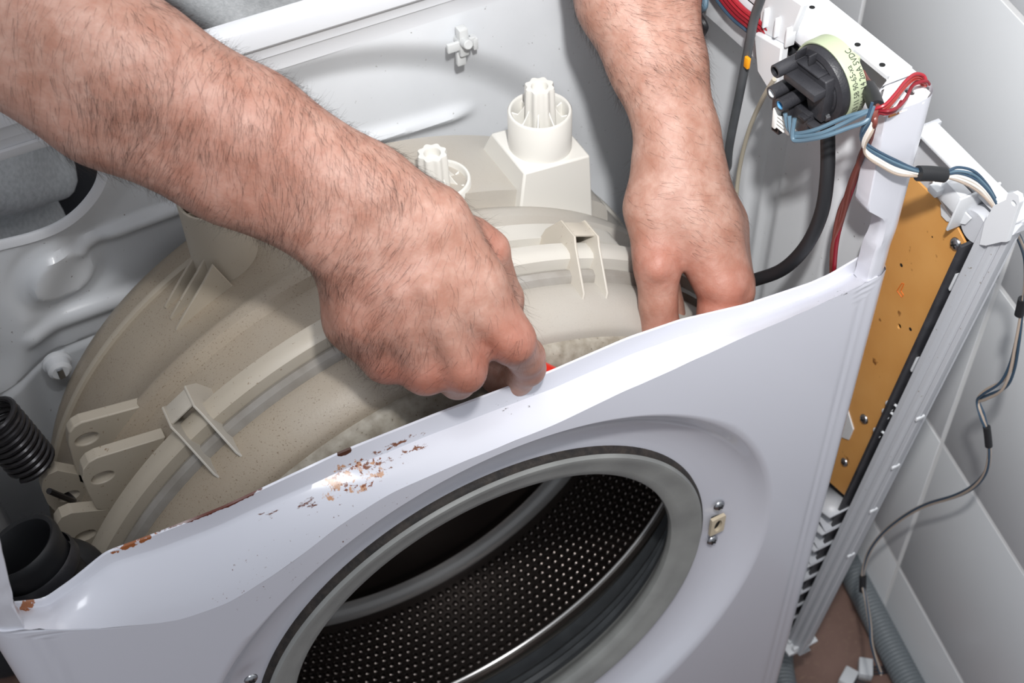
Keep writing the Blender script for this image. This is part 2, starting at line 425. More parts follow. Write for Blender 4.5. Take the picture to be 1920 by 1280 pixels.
for sg in (1, -1):
    g = G().plate([(sg * a, c) for a, c in [(.2585, .0), (.262, -.0000), (.285, .0008), (.2935, .006), (.2945, .018), (.291, .0285), (.281, .030), (.2715, .021), (.2595, .010)]], (sg * .2835, .0125), (.0026, .0034), (0, 0, .8460), (1, 0, 0), (0, 1, 0), (0, 0, .0012))
    cap_ = g.mk('post_cap', M['rustcap'], WM)
    g = G().tube([(sg * .2715, .0195, .8478), (sg * .2755, .0095, .8478), (sg * .2865, .0035, .8478), (sg * .2925, .0085, .8478)], .0006, 6); g.mk('cap_seam', M['rail'], cap_)

# side skins, inner embossing and top rails
for sg in (1, -1):
    g = G(); rows = []
    zs = [.02 + .83 * k / 60 for k in range(61)]; ys = [.028 + (.29 - .028) * k / 90 for k in range(91)]
    def emb(y, z):
        e = .0045 * sm(.052, .060, y) * sm(.125, .115, y) * sm(.80, .79, z)
        e += .0035 * sm(.150, .158, y) * sm(.235, .222, y) * sm(.785, .76, z)
        e += .002 * math.exp(-((y - .138) / .004) ** 2)
        return e
    inner = [[(sg * (.2945 - emb(y, z)), y, z) for y in ys] for z in zs]
    outer = [[(sg * .2975, y, z) for y in ys] for z in zs]
    g.grid(inner); g.grid(outer)
    for a, c in ((0, 0), (-1, -1)):
        g.grid([inner[a], outer[a]])
    g.grid([[r[0] for r in inner], [r[0] for r in outer]]); g.grid([[r[-1] for r in inner], [r[-1] for r in outer]])
    g.mk('side_panel', M['inner'], WM)
    # rail: top strip with rounded inner bend; skirt with two cut-outs
    def topin(y): return .2675 + .0135 * sm(.070, .062, y) * sm(.020, .030, y) - 0 * y
    ys2 = [.022 + (.288 - .022) * k / 133 for k in range(134)]
    g = G(); rows = []
    for y in ys2:
        xi = topin(y)
        r = [(.2975, .838), (.2978, .8475), (.2970, .8495), (.2950, .8502), (xi + .004, .8500), (xi + .0015, .8494), (xi, .8478), (xi - .0002, .8455), (xi + .0008, .8455), (xi + .002, .847), (.2955, .8478), (.2958, .838)]
        rows.append([(sg * x, y, z) for x, z in r])
    g.grid(rows, cv=True)
    rail = g.mk('top_rail', M['rail'], WM)
    for (hy) in (.0382, .0618, .1076, .165, .22):
        G().lathe([(0, 0), (.0019, 0)], (sg * .2832, hy, .8504), (0, 0, 1), 16).mk('screw_hole', M['blackhole'], rail)
    # skirt segments (x ~ .2665): openings y .030-.064 and .088-.116
    for (y0, y1, z0, z1) in ((.066, .288, .836, .8475), (.066, .0885, .790, .838), (.118, .288, .800, .838), (.0885, .118, .790, .806)):
        G().box((sg * .2668, (y0 + y1) / 2, (z0 + z1) / 2), (.0007, (y1 - y0) / 2, (z1 - z0) / 2), bev=.0005).mk('rail_skirt', M['rail'], WM)
    G().tube([(sg * .2668, .0655, .8470), (sg * .2668, .0655, .790)], .0009, 8).mk('skirt_edge', M['rail'], WM)
    G().lathe([(0, 0), (.0032, 0)], (sg * .2659, .0835, .8405), (-sg, 0, 0), 16).mk('screw_hole', M['blackhole'], rail)

# back panel (heightfield) with opening, dimple, ribs, round recess
YB = .285
def by(x, z):
    y = YB
    r = math.hypot(x, z - .546); y += .013 * sm(.256, .222, r)
    y -= .0060 * sm(.0265, .0205, math.hypot((x + .1916), (z - .684)))            # dimple pad
    y += .0025 * math.exp(-((math.hypot(x + .1916, z - .684) - .034) / .006) ** 2)
    # rib running right from the dimple
    if x > -.18:
        c = .7000 + (x + .172) * .03; y -= .0062 * sm(-.180, -.168, x) * sm(-.02, -.05, x) * math.exp(-(abs(z - c) / .0058) ** 3)
    # lower swoosh on the left
    y -= .0055 * math.exp(-(abs(z - .638) / .0075) ** 3) * sm(-.238, -.222, x) * sm(-.10, -.15, x)
    y -= .0090 * sm(.640, .600, z) * sm(-.232, -.262, x)
    y += .0030 * math.exp(-((z - .6065 - .05 * (x + .24)) / .0022) ** 2) * sm(-.15, -.2, x)
    y -= .006 * math.exp(-((z - (.705 - (x - .05) * .06)) / .006) ** 2) * sm(-.02, .02, x) * sm(.14, .11, x)
    return y
X0, X1, Z0, Z1 = -.2955, .2955, .10, .8125
nx, nz = 236, 284
hp = [(-.30, .733), (-.2216, .7325), (-.201, .7303), (-.1826, .7317), (-.1661, .7389), (-.1519, .7516), (-.1455, .7651), (-.147, .777), (-.152, .787), (-.162, .7945), (-.175, .797), (-.30, .797)]
def inside(x, z):
    c = False; j = len(hp) - 1
    for i in range(len(hp)):
        if (hp[i][1] > z) != (hp[j][1] > z) and x < (hp[j][0] - hp[i][0]) * (z - hp[i][1]) / (hp[j][1] - hp[i][1]) + hp[i][0]: c = not c
        j = i
    return c
V = []; F = []
for k in range(nz + 1):
    for i in range(nx + 1):
        x = lerp(X0, X1, i / nx); z = lerp(Z0, Z1, k / nz); V.append((x, by(x, z), z))
for k in range(nz):
    for i in range(nx):
        x = lerp(X0, X1, (i + .5) / nx); z = lerp(Z0, Z1, (k + .5) / nz)
        if not inside(x, z):
            a = k * (nx + 1) + i; F.append((a, a + nx + 1, a + nx + 2, a + 1))
g = G().add(V, F)
for x in (-.2955, .2955): g.box((x, YB + .004, .45), (.001, .004, .36))
back = g.mk('back_panel', M['inner'], WM)
# rolled rim of the opening
rim = [Vector((x, YB, z)) for x, z in hp[1:-1]]; sec = [(-.0015, .0015), (-.0022, -.0008), (0, -.0018), (.0045, -.0022), (.0055, -.0005), (.0045, .001)]
g = G(); rows = []
P = []
for i in range(len(rim) - 1):
    p0 = rim[max(i - 1, 0)]; p1 = rim[i]; p2 = rim[i + 1]; p3 = rim[min(i + 2, len(rim) - 1)]
    for k in range(8):
        t = k / 8; P.append(.5 * ((2 * p1) + (p2 - p0) * t + (2 * p0 - 5 * p1 + 4 * p2 - p3) * t * t + (3 * p1 - p0 - 3 * p2 + p3) * t ** 3))
P = [Vector((-.2955, YB, P[0].z))] + P + [rim[-1], Vector((-.2955, YB, rim[-1].z))]
for i, p in enumerate(P):
    t = (P[min(i + 1, len(P) - 1)] - P[max(i - 1, 0)]).normalized(); n = Vector((t.z, 0, -t.x))
    rows.append([p + n * a + Vector((0, c, 0)) for a, c in sec])
g.grid(rows, cv=True); g.mk('opening_rim', M['rail'], WM)
# top rail of the back: bright rolled edge, step and flat band
g = G(); sec = [(.2850, .797), (.2848, .8088), (.2842, .8098), (.2835, .8100), (.2830, .8180), (.2822, .8195), (.2800, .8200), (.2782, .8222), (.2782, .8330), (.2792, .8360), (.2815, .8375), (.2930, .8378), (.2950, .836), (.2950, .797)]
# the back rail slopes a little from side to side as the frame has sagged
g.grid([[(x, y, z + (x - .03) * .0) for y, z in sec] for x in [-.2955 + .591 * k / 20 for k in range(21)]], cv=True)
g.mk('back_rail', M['rail'], WM)
g = G().box((0, .15, .012), (.295, .13, .01)); g.mk('base_plate', M['inner'], WM)
# plug button low on the back panel
g = G().lathe([(0, -.009), (.006, -.009), (.0085, -.007), (.009, 0), (.0105, .001), (.0105, .003)], (-.2175, .277, .6165), (0, 1, 0), 20); pg = g.mk('plug_button', M['panelwhite'], WM)
G().box((-.2175, .2672, .6165), (.0022, .0012, .0045), bev=.0004).mk('plug_slot', M['screw'], pg)
# cross shaped clip on the back panel
g = G()
cx0, cz0 = (0.1186, 0.285, 0.7752)[0], (0.1186, 0.285, 0.7752)[2]
g.box((cx0, .279, cz0 + .003), (.0035, .004, .011), bev=.001); g.box((cx0 - .002, .277, cz0 + .0015), (.011, .0016, .0035), bev=.0007)
g.cyl((cx0, .284, cz0 + .002), (cx0, .268, cz0 + .006), .0045, .0035); g.box((cx0 - .001, .281, cz0 - .012), (.0035, .0022, .006), bev=.0008)
g.box((cx0 + .009, .279, cz0 - .001), (.0018, .004, .0045), bev=.0006)
tag(g.mk('cable_clip', M['clip']), 'translucent cross-shaped plastic clip on the white back panel', 'clip')

# ------------------------------------------------------------------ door gasket, latch
g = G().lathe([(.1836, .0232), (.1832, .0202), (.1820, .0182), (.1805, .0174)], (0, 0, ZC), (0, 1, 0), 160)
gk = empty('door_gasket', (0, .02, ZC), 'grey rubber door gasket ring around the round drum opening', 'gasket')
g.mk('retaining_ring', M['grimeline'], gk)
g = G().lathe([(.1812, .024), (.1806, .0175), (.1790, .0150), (.1765, .0150), (.172, .0172), (.164, .0185), (.1585, .0200), (.1560, .0225), (.1555, .0260), (.1575, .0300), (.164, .034), (.1665, .038)], (0, 0, ZC), (0, 1, 0), 160); g.mk('gasket_face', M['gasket'], gk)
g = G().lathe([(.1665, .038), (.1700, .0430), (.1765, .0445), (.1790, .0475), (.1780, .0520), (.1810, .0545), (.1880, .0560), (.1910, .0590), (.1905, .0640), (.1935, .0670), (.2010, .0690), (.2050, .0740), (.2075, .0800), (.2085, .0850), (.2120, .0880)], (0, 0, ZC), (0, 1, 0), 160); g.mk('bellows', M['gasketdark'], gk)

LT = empty('door_latch', (0.1955, 0.019, 0.4587), 'beige door latch plate with dark slot between two cross-head screws', 'latch')
lc = Vector((0.1955, 0.019, 0.4587))
g = G(); poly = [(-.0072, -.0105), (.0062, -.0105), (.0072, -.0095), (.0072, .0095), (.0062, .0105), (-.0072, .0105)]
g = G().plate([(a * .9, b) for a, b in poly], (0, 0), (.0035, .0072), lc + Vector((0, -.0004, 0)), (1, 0, 0), (0, 0, 1), (0, -.0030, 0), 32)
g.bx('latch_plate', M['beige'], LT, .0006)
G().box(lc + Vector((0, .001, 0)), (.0036, .0012, .0074)).mk('latch_slot', M['blackhole'], LT)
def screw(c, n, r, name, parent, mt='screw'):
    n = Vector(n).normalized(); c = Vector(c); u = n.orthogonal().normalized(); v = n.cross(u)
    s_ = G().lathe([(r * 1.05, 0), (r, r * .22), (r * .8, r * .42), (r * .4, r * .55), (0, r * .6)], c, n, 20).mk(name, M[mt], parent)
    G().box(c + n * r * .57, (r * .55, r * .12, r * .06), (u, v, n)).box(c + n * r * .57, (r * .12, r * .55, r * .061), (u, v, n)).mk('screw_slot', M['blackhole'], s_)
    return s_
screw((0.1958, 0.019, 0.4823), (0, -1, 0), .0047, 'screw', LT); screw((0.1945, 0.019, 0.4355), (0, -1, 0), .0047, 'screw', LT)
# hinge seat on the left side of the dish, with its screw
HG = empty('hinge_plate', (-.2, .013, .44), 'small enamelled hinge seat with screw at the left of the door opening', 'hinge plate')
g = G().box((-.2005, .0125, .437), (.0085, .0018, .03), bev=.0012); g.mk('seat_plate', M['enamel'], HG)
screw((-0.1783, 0.011, 0.5533), (0, -1, 0), .0045, 'screw', HG)

# ------------------------------------------------------------------ inner drum
DR = empty('wash_drum', (0, .16, ZC), 'perforated stainless steel drum seen through the door opening', 'drum')
RD = .228
# radius of the perforated wall fitted to what shows through the opening
g = G().lathe([(RD - .001, .099), (RD, .102), (RD, .104), (RD, .202), (RD - .006, .212), (RD - .02, .218), (.10, .226), (0, .226)], (0, 0, ZC), (0, 1, 0), 180); g.mk('drum_shell', M['steel'], DR)
g = G().lathe([(RD + .0002, .1040), (RD - .0024, .1050), (RD - .0030, .1062), (RD - .0024, .1074), (RD + .0002, .1084)], (0, 0, ZC), (0, 1, 0), 180); g.mk('front_rim', M['bright'], DR)
g = G().lathe([(RD - .004, .204), (RD - .012, .207), (RD - .014, .2095), (RD - .022, .2125)], (0, 0, ZC), (0, 1, 0), 180); g.mk('rear_rim', M['bright'], DR)
# raised perforations on the visible (lower) half of the wall
g = G(); n_ = 176
for row in range(11):
    for k in range(n_):
        a = 2 * PI * (k + .5 * (row % 2)) / n_
        if not (PI * .90 < a < PI * 2.15): continue
        y = .1155 + row * .0080; u = Vector((math.cos(a), 0, math.sin(a))); o = Vector((0, y, ZC)) + u * (RD - .0002)
        g.lathe([(.0033, 0), (.0028, .0016), (.0019, .0022), (.0013, .0006)], o, -u, 8)
st = g.mk('perforations', M['steel'], DR, merge=False); tag(st, kind='stuff')
# drum paddle at the lower left of the opening
g = G().prism([(-.022, 0), (-.012, .034), (-.006, .040), (.006, .040), (.012, .034), (.022, 0)], Vector((0, .105, ZC)) + Vector((math.cos(3.75), 0, math.sin(3.75))) * (RD - .001), (-math.sin(3.75), 0, math.cos(3.75)), (-math.cos(3.75), 0, -math.sin(3.75)), (0, .095, 0))
g.bx('drum_paddle', M['beige'], DR, .003)

# ------------------------------------------------------------------ outer washing tub
TB = empty('washing_tub', (0, .15, ZC), 'large cream plastic washing tub with mounting bosses and lugs inside the cabinet', 'tub')
def rev(name, prof, m, p=TB, seg=200): return G().lathe(prof, (0, 0, ZC), (0, 1, 0), seg).mk(name, m, p, auto=40)
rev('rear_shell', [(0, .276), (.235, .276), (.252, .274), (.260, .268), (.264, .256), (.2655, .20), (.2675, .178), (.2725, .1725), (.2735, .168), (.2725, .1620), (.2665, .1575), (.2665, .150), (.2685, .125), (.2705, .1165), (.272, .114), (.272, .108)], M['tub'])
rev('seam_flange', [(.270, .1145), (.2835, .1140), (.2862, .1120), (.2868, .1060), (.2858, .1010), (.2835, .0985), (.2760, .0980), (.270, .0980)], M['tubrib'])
rev('seal_strip', [(.270, .0985), (.2755, .0975), (.2770, .0945), (.2755, .0905), (.2715, .0885), (.268, .0885)], M['seal'])
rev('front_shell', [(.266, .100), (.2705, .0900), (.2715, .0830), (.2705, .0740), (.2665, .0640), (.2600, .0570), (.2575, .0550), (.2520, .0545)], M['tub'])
rev('front_ring', [(.2530, .0560), (.2520, .0520), (.2480, .0480), (.2400, .0445), (.2300, .0430), (.2220, .0430), (.2170, .046), (.2165, .085)], M['grime'])
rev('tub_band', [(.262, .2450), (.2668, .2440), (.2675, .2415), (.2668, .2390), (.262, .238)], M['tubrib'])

# white bosses standing on the tub
def boss(cx, cy, zr, zb, r, name, mt, stem_h=.020, pedestal=True, dx=0, dy=0):
    b = G().lathe([(0, zb), (r, zb), (r * 1.0, zr - .001), (r - .0008, zr), (r - .0022, zr), (r - .003, zr - .001), (r - .003, zr - .014), (0, zr - .014)], (cx, cy, 0), (0, 0, 1), 48).mk(name, mt, TB, auto=40)
    # eight-lobed hollow stem
    prof = []; seg = 64
    def lob(rad, z):
        return [(cx + dx + (rad * (1 + .09 * math.cos(8 * 2 * PI * j / seg))) * math.cos(2 * PI * j / seg), cy + dy + (rad * (1 + .09 * math.cos(8 * 2 * PI * j / seg))) * math.sin(2 * PI * j / seg), z) for j in range(seg)]
    def cir(rad, z): return [(cx + dx + rad * math.cos(2 * PI * j / seg), cy + dy + rad * math.sin(2 * PI * j / seg), z) for j in range(seg)]
    rs = .0098
    G().grid([lob(rs * 1.12, zr - .014), lob(rs * 1.04, zr + .004), lob(rs, zr + stem_h - .002), lob(rs * .95, zr + stem_h), cir(rs * .60, zr + stem_h), cir(rs * .55, zr + stem_h - .001), cir(rs * .55, zr + stem_h - .006), cir(.0001, zr + stem_h - .006)], cv=True).mk('stem', mt, b, auto=40)
    for q in range(8):
        a = 2 * PI * q / 8 + .2; u = Vector((math.cos(a), math.sin(a), 0)); v = Vector((-math.sin(a), math.cos(a), 0))
        poly = [(rs * .9, -.014), (r - .0025, -.014), (r - .0025, -.003), (rs + .0055, -.0045), (rs + .002, .0005), (rs * .9, .006)]
        G().prism(poly, Vector((cx + dx * .6, cy + dy * .6, zr)) - v * .0006, u, (0, 0, 1), v * .0012).bx('fin', mt, b, .0004)
    return b
boss(.1382, .20, .7630, .722, .0224, 'mounting_boss', M['tubwhite'])
boss(.0600, .20, .7340, .700, .0215, 'mounting_boss', M['tubwhite'], .024, dx=-.004)
boss(-.0900, .225, .7620, .690, .0225, 'mounting_boss', M['tubrib'], .014)
# tapered pedestal block below the right boss
g = G()
tp = [(.113, .176, .7345), (.164, .174, .7310), (.166, .226, .7300), (.113, .226, .7345)]; bt = [(.104, .170, .690), (.169, .172, .640), (.172, .246, .640), (.104, .246, .690)]
g.add(tp + bt, [(0, 1, 2, 3), (4, 7, 6, 5), (0, 4, 5, 1), (1, 5, 6, 2), (2, 6, 7, 3), (3, 7, 4, 0)]); g.bx('boss_pedestal', M['tubwhite'], TB, .0015)
g = G(); tp = [(.034, .178, .7080), (.086, .178, .7020), (.088, .226, .7020), (.032, .226, .7080)]; bt = [(.028, .160, .70), (.094, .160, .69), (.094, .24, .68), (.026, .24, .70)]
g.add(tp + bt, [(0, 1, 2, 3), (4, 7, 6, 5), (0, 4, 5, 1), (1, 5, 6, 2), (2, 6, 7, 3), (3, 7, 4, 0)]); g.bx('boss_pedestal', M['tubwhite'], TB, .0015)
# raised web between bosses on the right: shallow ledge following the shell
def arcpatch(name, r0, r1, y0, y1, a0, a1, m, seg=40, bev=.001):
    g = G(); rows = []
    for k in range(seg + 1):
        a = lerp(a0, a1, k / seg); c, s_ = math.cos(a), math.sin(a)
        e = sm(0, .12, k / seg) * sm(1, .88, k / seg); r = lerp(r0, r1, e)
        rows.append([(c * r0, y0, ZC + s_ * r0), (c * r, y0 + .002, ZC + s_ * r), (c * r, y1 - .002, ZC + s_ * r), (c * r0, y1, ZC + s_ * r0)])
    g.grid(rows); return g.mk(name, m, TB, auto=40)
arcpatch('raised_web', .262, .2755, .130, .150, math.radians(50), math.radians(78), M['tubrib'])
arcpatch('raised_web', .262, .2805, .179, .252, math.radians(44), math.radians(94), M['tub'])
# three stiffening fins beside the left boss
for k, (px, py, qx, qy) in enumerate(((340, 425, 288, 490), (358, 432, 300, 512), (372, 440, 318, 520))):
    y_ = .222 - k * .012
    u = Vector((-.80, -.05, -.6)).normalized()
    th0 = math.radians(115 + k * 1.0); 
    poly = []
    for t in (0, .25, .5, .75, 1):
        a = math.radians(lerp(111, 121.5, t)); r = lerp(.291, .2665, t ** .8); poly.append((r * math.cos(a), ZC + r * math.sin(a)))
    for t in (1, .5, 0):
        a = math.radians(lerp(111, 121.5, t)); poly.append((.262 * math.cos(a), ZC + .262 * math.sin(a)))
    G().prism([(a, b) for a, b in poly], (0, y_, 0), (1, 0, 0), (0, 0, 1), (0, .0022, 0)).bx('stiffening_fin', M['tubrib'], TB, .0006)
# suspension lugs at the left
def lug(pts, y, hole, t=.009, mt='tubrib', hr=(.0072, .0048)):
    P2 = [(p[0], p[2]) for p in pts]; h = (hole[0], hole[2])
    return G().plate(P2, h, hr, (0, y, 0), (1, 0, 0), (0, 0, 1), (0, t, 0), 48).bx('suspension_lug', M[mt], TB, .0012)
lug([(-0.1716, 0.165, 0.6638), (-0.1701, 0.165, 0.6097), (-0.2078, 0.165, 0.5787), (-0.2316, 0.165, 0.6161), (-0.2298, 0.165, 0.6413), (-0.2286, 0.165, 0.6548), (-0.2256, 0.165, 0.6657), (-0.2214, 0.165, 0.6697), (-0.2162, 0.165, 0.671)], .165, (-0.2168, 0.165, 0.6542))
lug([(-0.1718, 0.128, 0.6702), (-0.185, 0.128, 0.6444), (-0.2102, 0.128, 0.6139), (-0.2272, 0.128, 0.6285), (-0.2283, 0.128, 0.6468), (-0.228, 0.128, 0.6608), (-0.2252, 0.128, 0.6701), (-0.2207, 0.128, 0.6744), (-0.2149, 0.128, 0.6756)], .128, (-0.2162, 0.128, 0.656))
lug([(-0.2296, 0.165, 0.6237), (-0.2112, 0.165, 0.6028), (-0.2155, 0.165, 0.5549), (-0.2492, 0.165, 0.5784), (-0.2556, 0.165, 0.6078), (-0.2553, 0.165, 0.6227), (-0.2525, 0.165, 0.6309), (-0.2477, 0.165, 0.6354), (-0.2413, 0.165, 0.6359)], .165, (-0.2413, 0.165, 0.6073))
lug([(-0.2202, 0.128, 0.6238), (-0.2002, 0.128, 0.6222), (-0.2222, 0.128, 0.5721), (-0.2482, 0.128, 0.5782), (-0.2544, 0.128, 0.6082), (-0.2548, 0.128, 0.6219), (-0.2528, 0.128, 0.6301), (-0.2486, 0.128, 0.6343), (-0.2422, 0.128, 0.6347)], .128, (-0.2403, 0.128, 0.608))
# snap clips across the seam
def seamclip(deg, wide=.0098, h=.020, y0=.070, y1=.132):
    a = math.radians(deg); u = Vector((math.cos(a), 0, math.sin(a))); t = Vector((-math.sin(a), 0, math.cos(a))); o = Vector((0, 0, ZC))
    c = empty_part('seam_clip', u * .2860 + Vector((0, .107, ZC)))
    for s_ in (-1, 1):
        poly = [(.262, y0), (.2735, y0 + .004), (.2925, .099), (.2925 + h * .25, .104), (.2925 + h * .25, .122), (.283, y1), (.262, y1 + .004)]
        G().prism(poly, o + t * (s_ * wide - .0008), u, (0, 1, 0), t * .0016).bx('clip_rib', M['tubrib'], c, .0004)
    G().box(o + u * .2955 + Vector((0, .114, 0)), (wide, .0070, .0008), (t, (0, 1, 0), u), .0004).mk('clip_bridge', M['tubrib'], c)
    G().box(o + u * .2880 + Vector((0, .1215, 0)), (wide, .0008, .0075), (t, (0, 1, 0), u), .0004).mk('clip_bridge', M['tubrib'], c)
def empty_part(name, loc):
    o = bpy.data.objects.new(name, None); C.objects.link(o); o.parent = TB; o.location = Vector(loc) - parent_loc(TB); o.empty_display_size = .01; return o
seamclip(66.0); seamclip(122.6)
# short stub dashes of white flash on the shell
for px, py in ((318, 560),):
    pass

# ------------------------------------------------------------------ suspension spring and hook at the left
SPR = empty('suspension_spring', (-0.2545, 0.19, 0.6511), 'dark coiled suspension spring at the left edge of the tub', 'spring')
ax0 = Vector((-0.2646, 0.185, 0.6871)); ax1 = Vector((-0.2537, 0.175, 0.6402)); axd = (ax1 - ax0).normalized(); uu = axd.orthogonal().normalized(); vv = axd.cross(uu)
pts = [ax0 + axd * ((ax1 - ax0).length * k / 220) + (uu * math.cos(2 * PI * k / 22) + vv * math.sin(2 * PI * k / 22)) * .0145 for k in range(221)]
G().tube(pts, .00205, 8, 1).mk('coil', M['spring'], SPR)
e = pts[-1]
G().tube([pts[-1], Vector((-0.2478, 0.172, 0.6388)), Vector((-0.246, 0.17, 0.6272)), Vector((-0.2438, 0.17, 0.609)), Vector((-0.2399, 0.164, 0.6027)), Vector((-0.244, 0.156, 0.619)), Vector((-0.2503, 0.15, 0.6375))], .0021, 8, 8).mk('hook', M['spring'], SPR)

# black rubber pipe neck at the lower left
PN = empty('drain_elbow', (-0.2678, 0.06, 0.6913), 'black rubber pipe neck at the lower left corner inside the cabinet', 'pipe')
pc = Vector((-0.2723, 0.075, 0.6866)); pa = Vector((.25, -.25, -.93)).normalized()
g = G().lathe([(.0200, .070), (.0210, .03), (.0222, .012), (.0232, .006), (.0240, .003), (.0240, -.001), (.0228, -.0028), (.0205, -.0015), (.0190, .004), (.0180, .02), (.0175, .07), (0, .07)], pc, pa, 48); g.mk('pipe_neck', M['rubber'], PN)
g = G().tube([Vector((-0.2595, 0.085, 0.6542)), Vector((-0.2474, 0.08, 0.6433)), Vector((-0.2439, 0.075, 0.6172)), Vector((-0.2517, 0.07, 0.5858))], .014, 16, 6); g.mk('pipe_elbow', M['rubber'], PN)
g = G().lathe([(.0238, .014), (.0248, .016), (.0248, .022), (.0238, .024)], pc, pa, 48); g.mk('clamp_band', M['black'], PN)

# ------------------------------------------------------------------ pressure switch
PS = empty('pressure_switch', (.255, .06, .83), 'round black pressure switch with pale green rim and grey lettering on the right rail', 'switch')
pcen = Vector((0.244, 0.0451, 0.8466)); pn = Vector((-.985, -.07, -.08)).normalized()   # faces left and towards the front
pu = (Vector((0, 0, 1)) - pn * pn.z).normalized(); pv = pn.cross(pu)            # pu up, pv sideways
RP = .0246
def PSP(a, b, h): return pcen + pu * a + pv * b + pn * h
G().lathe([(0, -.0132), (RP * .98, -.0132), (RP * 1.04, -.0125), (RP * 1.05, -.003), (RP * 1.02, -.0010), (RP * .985, -.0012), (RP * .96, -.003)], pcen, pn, 96).mk('green_rim', M['green'], PS)
G().lathe([(RP * .975, -.004), (RP * .965, .0015), (RP * .93, .0035), (RP * .80, .0050), (RP * .74, .0042), (RP * .70, .0050), (RP * .3, .0052), (0, .0052)], pcen, pn, 96).mk('disc_housing', M['black'], PS)
def block(name, a0, a1, b0, b1, h0, h1, mt='black', p=PS, bev=.0006):
    return G().box(PSP((a0 + a1) / 2, (b0 + b1) / 2, (h0 + h1) / 2), (abs(a1 - a0) / 2, abs(b1 - b0) / 2, abs(h1 - h0) / 2), (pu, pv, pn), bev).mk(name, M[mt], p)

for k, (a, b_, l, inner) in enumerate(((.0128, .0130, .025, 'blackhole'), (-.0048, .0150, .025, 'blueplastic'), (-.0072, .0056, .026, 'blueplastic'))):
    pt_ = G().lathe([(.0044, .002), (.0042, l - .0004), (.0038, l), (.0030, l), (.0028, l - .001), (.0026, .006)], PSP(a, b_, 0), pn, 28).mk('terminal_port', M['black'], PS)
    G().lathe([(0, l - .006), (.0028, l - .006)], PSP(a, b_, 0), pn, 20).mk('port_bore', M[inner], pt_)
    if k: G().lathe([(.0028, l - .003), (.0030, l - .0005), (.0024, l - .0003), (.0022, l - .004)], PSP(a, b_, 0), pn, 20).mk('port_sleeve', M['panelwhite' if k == 1 else 'blueplastic'], pt_)
# switch body: bar, carrier, connector housing
G().prism([(.0155, .0120), (.0155, -.0150), (.0105, -.0165), (-.0150, -.0150), (-.0150, -.004), (.006, .004), (.0075, .0120)], PSP(0, 0, .004), pu, pv, pn * .007).bx('switch_carrier', M['black'], PS, .0008)
block('switch_bar', .0055, .0108, -.0160, .0115, .010, .0195)
block('switch_rib', .0150, .0165, -.010, .010, .004, .012); block('switch_rib', .0165, .0235, .0010, .0022, .004, .010); block('switch_rib', .0165, .0225, .0100, .0112, .004, .012)
block('connector_housing', -.0290, -.0120, -.0080, .0160, .004, .0150)
block('connector_shroud', -.0240, -.0100, .0050, .0200, .010, .0190)
block('latch_step', -.0150, -.0130, -.0080, -.0020, .012, .0180); block('latch_step', -.0200, -.0175, -.0150, -.0060, .006, .0150)
block('plug_body', -.0310, -.0160, .0110, .0140, .0145, .0235, 'label'); block('plug_body', -.0320, -.0245, .0020, .0110, .014, .0200, 'label')
for k in range(4): block('plug_rib', -.0215 - .0028 * k, -.0200 - .0028 * k, .0040, .0150, .0205, .0225, 'label')
block('key_tab', -.0390, -.0310, .0120, .0190, .012, .0190); block('key_slot', -.0370, -.0330, .0135, .0175, .0188, .0193, 'blackhole')
G().lathe([(0, .0068), (.0021, .0066), (.0023, .004)], PSP(-.0120, -.0150, .002), pn, 16).mk('rivet', M['screw'], PS)
G().lathe([(.0018, .0052), (.0018, .0058), (.0008, .0058), (.0008, .0052)], PSP(.0170, .006, 0), pn, 16).mk('calibration_screw', M['black'], PS)
# lettering printed round the rim
def ringtext(txt, ang0, h, size, sgn=1):
    cu = bpy.data.curves.new('t', 'FONT'); cu.body = txt; cu.size = size; cu.extrude = .00002; cu.resolution_u = 2
    o = bpy.data.objects.new('t', cu); C.objects.link(o)
    bpy.context.view_layer.update()
    dg = bpy.context.evaluated_depsgraph_get(); me = bpy.data.meshes.new_from_object(o.evaluated_get(dg))
    bm = bmesh.new(); bm.from_mesh(me); bmesh.ops.subdivide_edges(bm, edges=[e for e in bm.edges if e.calc_length() > .0012], cuts=1); bm.to_mesh(me); bm.free()
    vs = []
    for v in me.vertices:
        a = ang0 + sgn * v.co.x * .74 / (RP * 1.055); u = pu * math.cos(a) + pv * math.sin(a)
        vs.append(pcen + u * (RP * 1.0525 + .00012 + v.co.z) + pn * (h + v.co.y) - parent_loc(PS))
    for v, q in zip(me.vertices, vs): v.co = q
    bpy.data.objects.remove(o)
    o = link('rim_lettering', me, M['ink'], PS, False); return o
ringtext('KD101 11-14 2mA 5VDC', -2.05, -.0118, .0058)
ringtext('10/13 11 58 90-65-xa', -2.05, -.0062, .0056)
# mounting foot behind the switch
G().box(pcen - pn * .0160 + pu * .004, (.012, .010, .004), (pu, pv, pn), .001).mk('mounting_foot', M['green'], PS)

# ------------------------------------------------------------------ hose bracket, rods, hoses
BR = empty('hose_bracket', (.268, .116, .83), 'white plastic bracket hooked over the right rail, holding a thin grey rod', 'bracket')
bq = [(0.259, 0.129, 0.8274), (0.259, 0.1, 0.8336), (0.259, 0.0984, 0.8052), (0.259, 0.1021, 0.7951), (0.259, 0.1204, 0.8029)]
G().prism([(p[1], p[2]) for p in bq], (.257, 0, 0), (0, 1, 0), (0, 0, 1), (.006, 0, 0)).bx('bracket_plate', M['panelwhite'], BR, .001)
bq = [(0.259, 0.1329, 0.8645), (0.259, 0.0913, 0.8681), (0.259, 0.1, 0.8336), (0.259, 0.129, 0.8274)]
G().prism([(p[1], p[2]) for p in bq], (.261, 0, 0), (0, 1, 0), (0, 0, 1), (.005, 0, 0)).bx('bracket_head', M['panelwhite'], BR, .001)
for px, py in ((1440, 30), (1462, 40), (1475, 48)):
    c = Vector((0.259, 0.1113, 0.8458)); 
